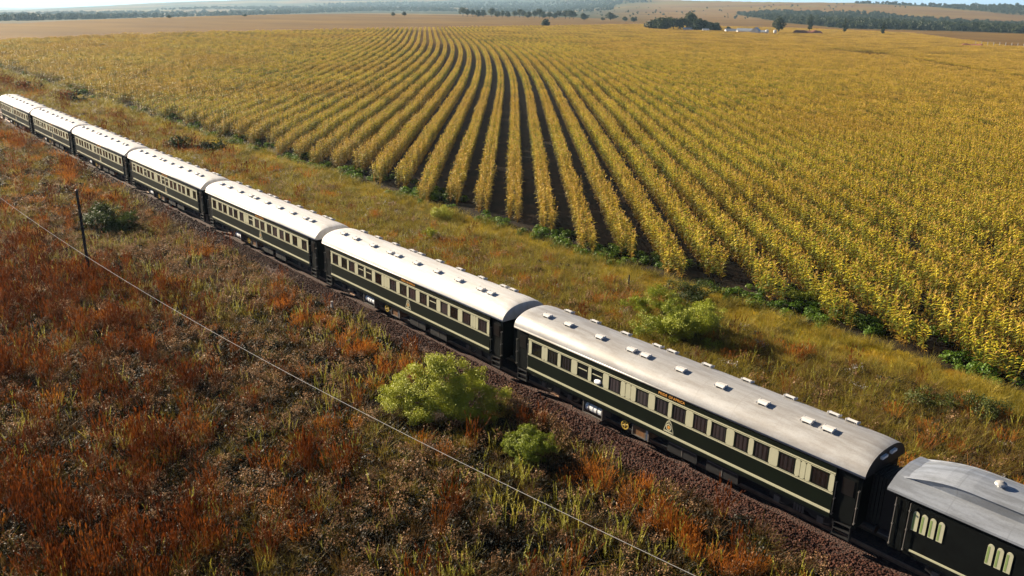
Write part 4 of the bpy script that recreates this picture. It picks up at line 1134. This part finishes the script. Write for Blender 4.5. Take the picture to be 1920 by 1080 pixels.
# ---- far trees
def tree_proto(kind):
    root = empty('tree', (0, 0, 0))
    if kind == 0: B = [(0, 0, 5.2, 2.6), (1.9, .3, 4.6, 2.0), (-1.8, -.2, 4.5, 2.1), (.3, 1.6, 4.6, 1.9), (-.2, -1.7, 4.4, 2.0), (.6, -.3, 6.6, 1.7), (-.8, .4, 6.3, 1.5), (2.6, -.5, 3.2, 1.3), (-2.6, .4, 3.1, 1.4)]
    elif kind == 1: B = [(0, 0, 3.0, 2.0), (1.6, .2, 2.5, 1.6), (-1.6, -.2, 2.4, 1.7), (.2, 1.5, 2.2, 1.4), (0, -1.5, 2.3, 1.4), (.6, 0, 4.2, 1.3)]
    else: B = [(0, 0, 3.5, 1.5), (.3, .2, 5.5, 1.6), (-.3, -.2, 7.4, 1.5), (.1, 0, 9.2, 1.2), (.7, .3, 4.6, 1.2), (-.7, 0, 6.4, 1.2), (0, 0, 10.3, .7)]
    c = bpy.data.objects.new('crown', crown_mesh('crown', B, 2600, .62, G['tree'], .9)); COL.objects.link(c); c.parent = root
    limbs(B[0][2] * .45, .28, [b[:3] for b in B[:5]]).build('trunk', M['bark'], root)
    return root
def far_trees():
    protos = [tree_proto(k) for k in range(3)]; used = set()
    def put(px, D, hpx, kind, lab, group=None, zoff=0.0, wid=1.0):
        d = fw + rt * (px - 960) / F_PX + up * 505 / F_PX; d2 = unit(np.array([d[0], d[1]])); x, y = CAM[0] + d2[0] * D, CAM[1] + d2[1] * D
        o = protos[kind] if kind not in used else copy_tree(protos[kind]); used.add(kind)
        H = (8.3, 5.5, 11.0)[kind]; s = hpx * D / F_PX / H * 1.02
        o.location = (x, y, float(ground_at(x, y)) - .15 + zoff); o.scale = (s * wid, s * wid, s); o.rotation_euler = (0, 0, rng.uniform(0, 6.28))
        tag(o, lab, 'tree', group)
    put(1023, 790, 16, 1, 'lone dark bushy tree standing in the maize field', wid=1.0)
    put(737, 1150, 9, 0, 'left one of two tiny trees on the rim of the brown field')
    put(758, 1170, 10, 0, 'right one of two tiny trees on the rim of the brown field')
    put(317, 850, 5, 1, 'lone tiny dark shrub on the brown field rim at left', wid=1.6)
    put(459, 980, 4, 1, 'flat tiny dark shrub on the brown field rim, left of centre', wid=2.0)
    for k, (px, h) in enumerate(((868, 17), (876, 14), (886, 13), (896, 12), (906, 12), (922, 17), (933, 11), (942, 13), (952, 11), (965, 13), (974, 16), (981, 14), (990, 12), (1002, 14), (1011, 18), (1018, 12), (1030, 13), (1040, 11), (1048, 15), (1060, 16), (1068, 17), (1075, 15))):
        put(px, 1330 + rng.uniform(-25, 25), h, 0 if h > 12 else 1, 'dark green tree in the long tree row on the horizon', 'trees of the long horizon row', wid=1.0)
    put(1095, 1250, 13, 1, 'round dark tree just right of the long horizon tree row', wid=1.1)
    for k, (px, D, h, lab) in enumerate(((1130, 1280, 6, 'small bush on the pink slope, leftmost of four'), (1145, 1330, 14, 'tree on the pink slope, tallest of the small ones there'), (1172, 1280, 8, 'bush on the pink slope, third from the left'), (1188, 1230, 9, 'bush on the pink slope next to the dark tree cluster'))):
        put(px, D, h, 1, lab, wid=1.2)
    # farm trees at right
    for px, D, h, kd, w_ in ((1228, 800, 22, 1, 1.3), (1240, 790, 24, 1, 1.2), (1252, 800, 27, 0, 1.0), (1264, 790, 26, 0, 1.1), (1278, 795, 26, 0, 1.0), (1295, 800, 37, 0, .85), (1307, 790, 24, 1, 1.2), (1318, 800, 21, 1, 1.2), (1332, 810, 18, 1, 1.2), (1343, 810, 17, 1, 1.2)):
        put(px, D, h, kd, 'dark green tree in the farm thicket left of the white farmhouse', 'trees of the farm thicket', wid=w_)
    put(1462, 800, 32, 0, 'broad dark tree rising behind the two white water tanks', wid=.8)
    put(1520, 900, 30, 2, 'narrow pale poplar behind the red earth bank', wid=1.0)
    put(1586, 880, 26, 2, 'narrow poplar before the wooded slope, middle one of three')
    put(1660, 860, 24, 2, 'narrow poplar before the wooded slope, right one of three')
    put(1368, 830, 10, 1, 'low bush between farm thicket and farmhouse'); 
far_trees()

def forests():
    """woods of the far slopes: nobody could count these trees"""
    prot = []
    for k in range(4):
        B = rblobs(9, 2.6, 2.6, 6.0, 1.2, 2.0, 1.6); prot.append(crown_mesh('tree_crown', B, 420, 1.5, G['tree'], .95))
    co = variants('wood_tree', prot)
    def band(name, lab, n, fu, fr, s0, s1, cond=None):
        u_ = fu(n); d = fw[None] + rt[None] * ((u_ - 960) / F_PX)[:, None] + up[None] * (515 / F_PX); d2 = d[:, :2] / np.linalg.norm(d[:, :2], axis=1, keepdims=True)
        D = fr(u_, n); P = CAM[None, :2] + d2 * D[:, None]
        if cond is not None: k = cond(u_, D, P); P = P[k]
        z = ground_at(P[:, 0], P[:, 1]); s = rng.uniform(s0, s1, len(P))
        far = np.hypot(P[:, 0] - CAM[0], P[:, 1] - CAM[1])
        z = z + np.clip((far - 2000) / 2500, 0, 1) * ((fbm(P[:, 0], P[:, 1], 900, 1) - .5) * 14 + (fbm(P[:, 0], P[:, 1], 260, 2) - .5) * 6)
        scatter(name, np.c_[P, z - .4], np.c_[np.zeros((len(P), 2)), rng.uniform(0, 6.28, len(P))], np.stack([s, s, s * rng.uniform(.8, 1.2, len(P))], -1), rng.integers(0, 4, len(P)), co, lab, 'wood')
    def cond(lim):
        def f(u_, D, P):
            az = np.arctan2(P[:, 1] - CAM[1], P[:, 0] - CAM[0]); _, U, YP = terrain_z(az, D)
            return wooded(U, YP, P[:, 0], P[:, 1], D) > lim
        return f
    band('dark_wood', 'dark green wood stretching behind the maize at right', 15000, lambda n: rng.uniform(1250, 2300, n), lambda u_, n: np.interp(u_, [1250, 1600, 1920], [1150, 1010, 905]) + 2300 * rng.random(n) ** 1.5, .7, 1.5, cond(.45))
    band('far_woods', 'hazy blue green woods on the far hills', 9000, lambda n: rng.uniform(-250, 1280, n), lambda u_, n: rng.uniform(0, 1, n) * 2600 + np.interp(u_, [0, 500, 700, 1280], [1700, 2600, 3400, 2600]), 1.0, 2.0, cond(.6))
    band('scattered_shrubs', 'scattered dark shrubs on the brown hillside at right', 170, lambda n: rng.uniform(1080, 1700, n), lambda u_, n: rng.uniform(1500, 3200, n), .3, .9)
forests()

def farm():
    def at(px, D):
        d = fw + rt * (px - 960) / F_PX + up * 505 / F_PX; d2 = unit(np.array([d[0], d[1]])); return np.array([CAM[0] + d2[0] * D, CAM[1] + d2[1] * D]), math.atan2(d2[1], d2[0])
    def house(px, D, L, W, H, RH, lab, turn=.1, wall='white_wall', roof='tin', nwin=4):
        p, a = at(px, D); root = empty('farm_building', (p[0], p[1], GZ), a - math.pi / 2 + turn)
        mb = MB(); mb.box(-L / 2, L / 2, -W / 2, W / 2, 0, H); mb.prism([(0, 0), (0, .01), (.01, .01)], 0, .01)
        for x in (-L / 2, L / 2): mb.face([(x, -W / 2, H), (x, W / 2, H), (x, 0, H + RH)])
        mb.build('wall', M[wall], root)
        mb = MB(); o_ = .4
        mb.grid([[(-L / 2 - o_, -W / 2 - o_, H - .15), (L / 2 + o_, -W / 2 - o_, H - .15)], [(-L / 2 - o_, 0, H + RH + .08), (L / 2 + o_, 0, H + RH + .08)], [(-L / 2 - o_, W / 2 + o_, H - .15), (L / 2 + o_, W / 2 + o_, H - .15)]])
        mb.build('roof', M[roof], root)
        for k in range(nwin):
            x = -L / 2 + L * (k + .5) / nwin; mb = MB()
            if k == nwin // 2: mb.box(x - .5, x + .5, -W / 2 - .05, -W / 2 + .02, .05, 2.1); mb.build('door', M['wood'], root)
            else: mb.box(x - .7, x + .7, -W / 2 - .05, -W / 2 + .02, .9, 2.1); mb.build('window', M['pane_open'], root)
        tag(root, lab, 'building', 'farm buildings')
    house(1404, 775, 17, 7, 3.0, 1.8, 'long low white farmhouse with a pale tin roof', .1, nwin=6)
    house(1420, 760, 7, 6, 3.6, 2.6, 'gabled pale farm shed at the right end of the farmhouse', 1.3, nwin=3)
    house(1433, 770, 7, 5, 2.6, 1.2, 'small cream outbuilding just left of the water tanks', .2, nwin=3)
    house(1325, 775, 5, 4, 2.4, 1.2, 'tiny pink white hut at the foot of the farm thicket', .2, nwin=2)
    house(1372, 780, 9, 5, 2.6, 1.4, 'grey roofed shed half hidden left of the farmhouse', .3, nwin=3)
    house(1292, 785, 8, 5, 2.6, 1.2, 'bluish roofed shed hidden in the farm thicket', .2, nwin=3)
    for px, lab in ((1441, 'left one of two white cylindrical water tanks'), (1456, 'right one of two white cylindrical water tanks')):
        p, a = at(px, 760); root = empty('water_tank', (p[0], p[1], GZ)); mb = MB(); mb.tube((0, 0, 0), (0, 0, 4.3), 1.3, n=16); mb.build('tank', M['white_wall'], root)
        mb = MB(); mb.tube((0, 0, 4.302), (0, 0, 4.8), 1.36, .2, n=16); mb.build('lid', M['tin'], root); tag(root, lab, 'tank', 'white water tanks')
    # red earth bank beside the tanks and a second one at the far right
    for px, D, L, W, H, lab in ((1518, 800, 30, 10, 4.2, 'long red brown earth bank right of the water tanks'), (1832, 640, 16, 8, 2.6, 'low orange earth mound at the far right field edge')):
        p, a = at(px, D); mb = MB(); P_ = []
        for i in range(25):
            x = -L / 2 + L * i / 24; e = min(1, min(i, 24 - i) / 3.5); P_.append([(x, W * (j / 8 - .5), H * e * math.sin(math.pi * j / 8) ** .7 * (.8 + .4 * vnoise(np.array([x]), np.array([j * 1.7]), 3.0, 4)[0]) - .1) for j in range(9)])
        mb.grid(P_); o = mb.build('earth_bank', M['mound'], loc=(p[0], p[1], GZ)); o.rotation_euler = (0, 0, a - math.pi / 2 + .15); tag(o, lab, 'earth bank')
    # row of pale posts at the right edge
    for k in range(9):
        p, a = at(1838 + 11.5 * k, 660); mb = MB(); mb.tube((0, 0, -.2), (0, 0, 3.6), .22, .16, 8); mb.tube((0, 0, 3.6), (0, 0, 3.7), .2, .1, 8)
        tag(mb.build('fence_post', M['concrete'], loc=(p[0], p[1], GZ)), 'pale post in the row of posts at the far right field edge', 'post', 'row of pale posts by the earth mound')
farm()

# ================================================================== HAZE
def haze():
    mb = MB(); mb.box(-14500, 14500, -14500, 14500, -700, 330)
    o = mb.build('haze', None) if False else None
    me = mb.mesh('haze', [])
    m = bpy.data.materials.new('air'); m.use_nodes = True; t = m.node_tree
    t.nodes.remove(t.nodes['Principled BSDF'])
    v = t.nodes.new('ShaderNodeVolumePrincipled'); v.inputs['Density'].default_value = 0.75e-4; v.inputs['Color'].default_value = (.50, .76, 1.0, 1); v.inputs['Anisotropy'].default_value = .2
    t.links.new(v.outputs[0], t.nodes['Material Output'].inputs['Volume'])
    me.materials.clear(); me.materials.append(m)
    o = bpy.data.objects.new('haze', me); COL.objects.link(o); tag(o, 'pale bluish air haze over the far hills', 'haze', None, 'stuff')
haze()
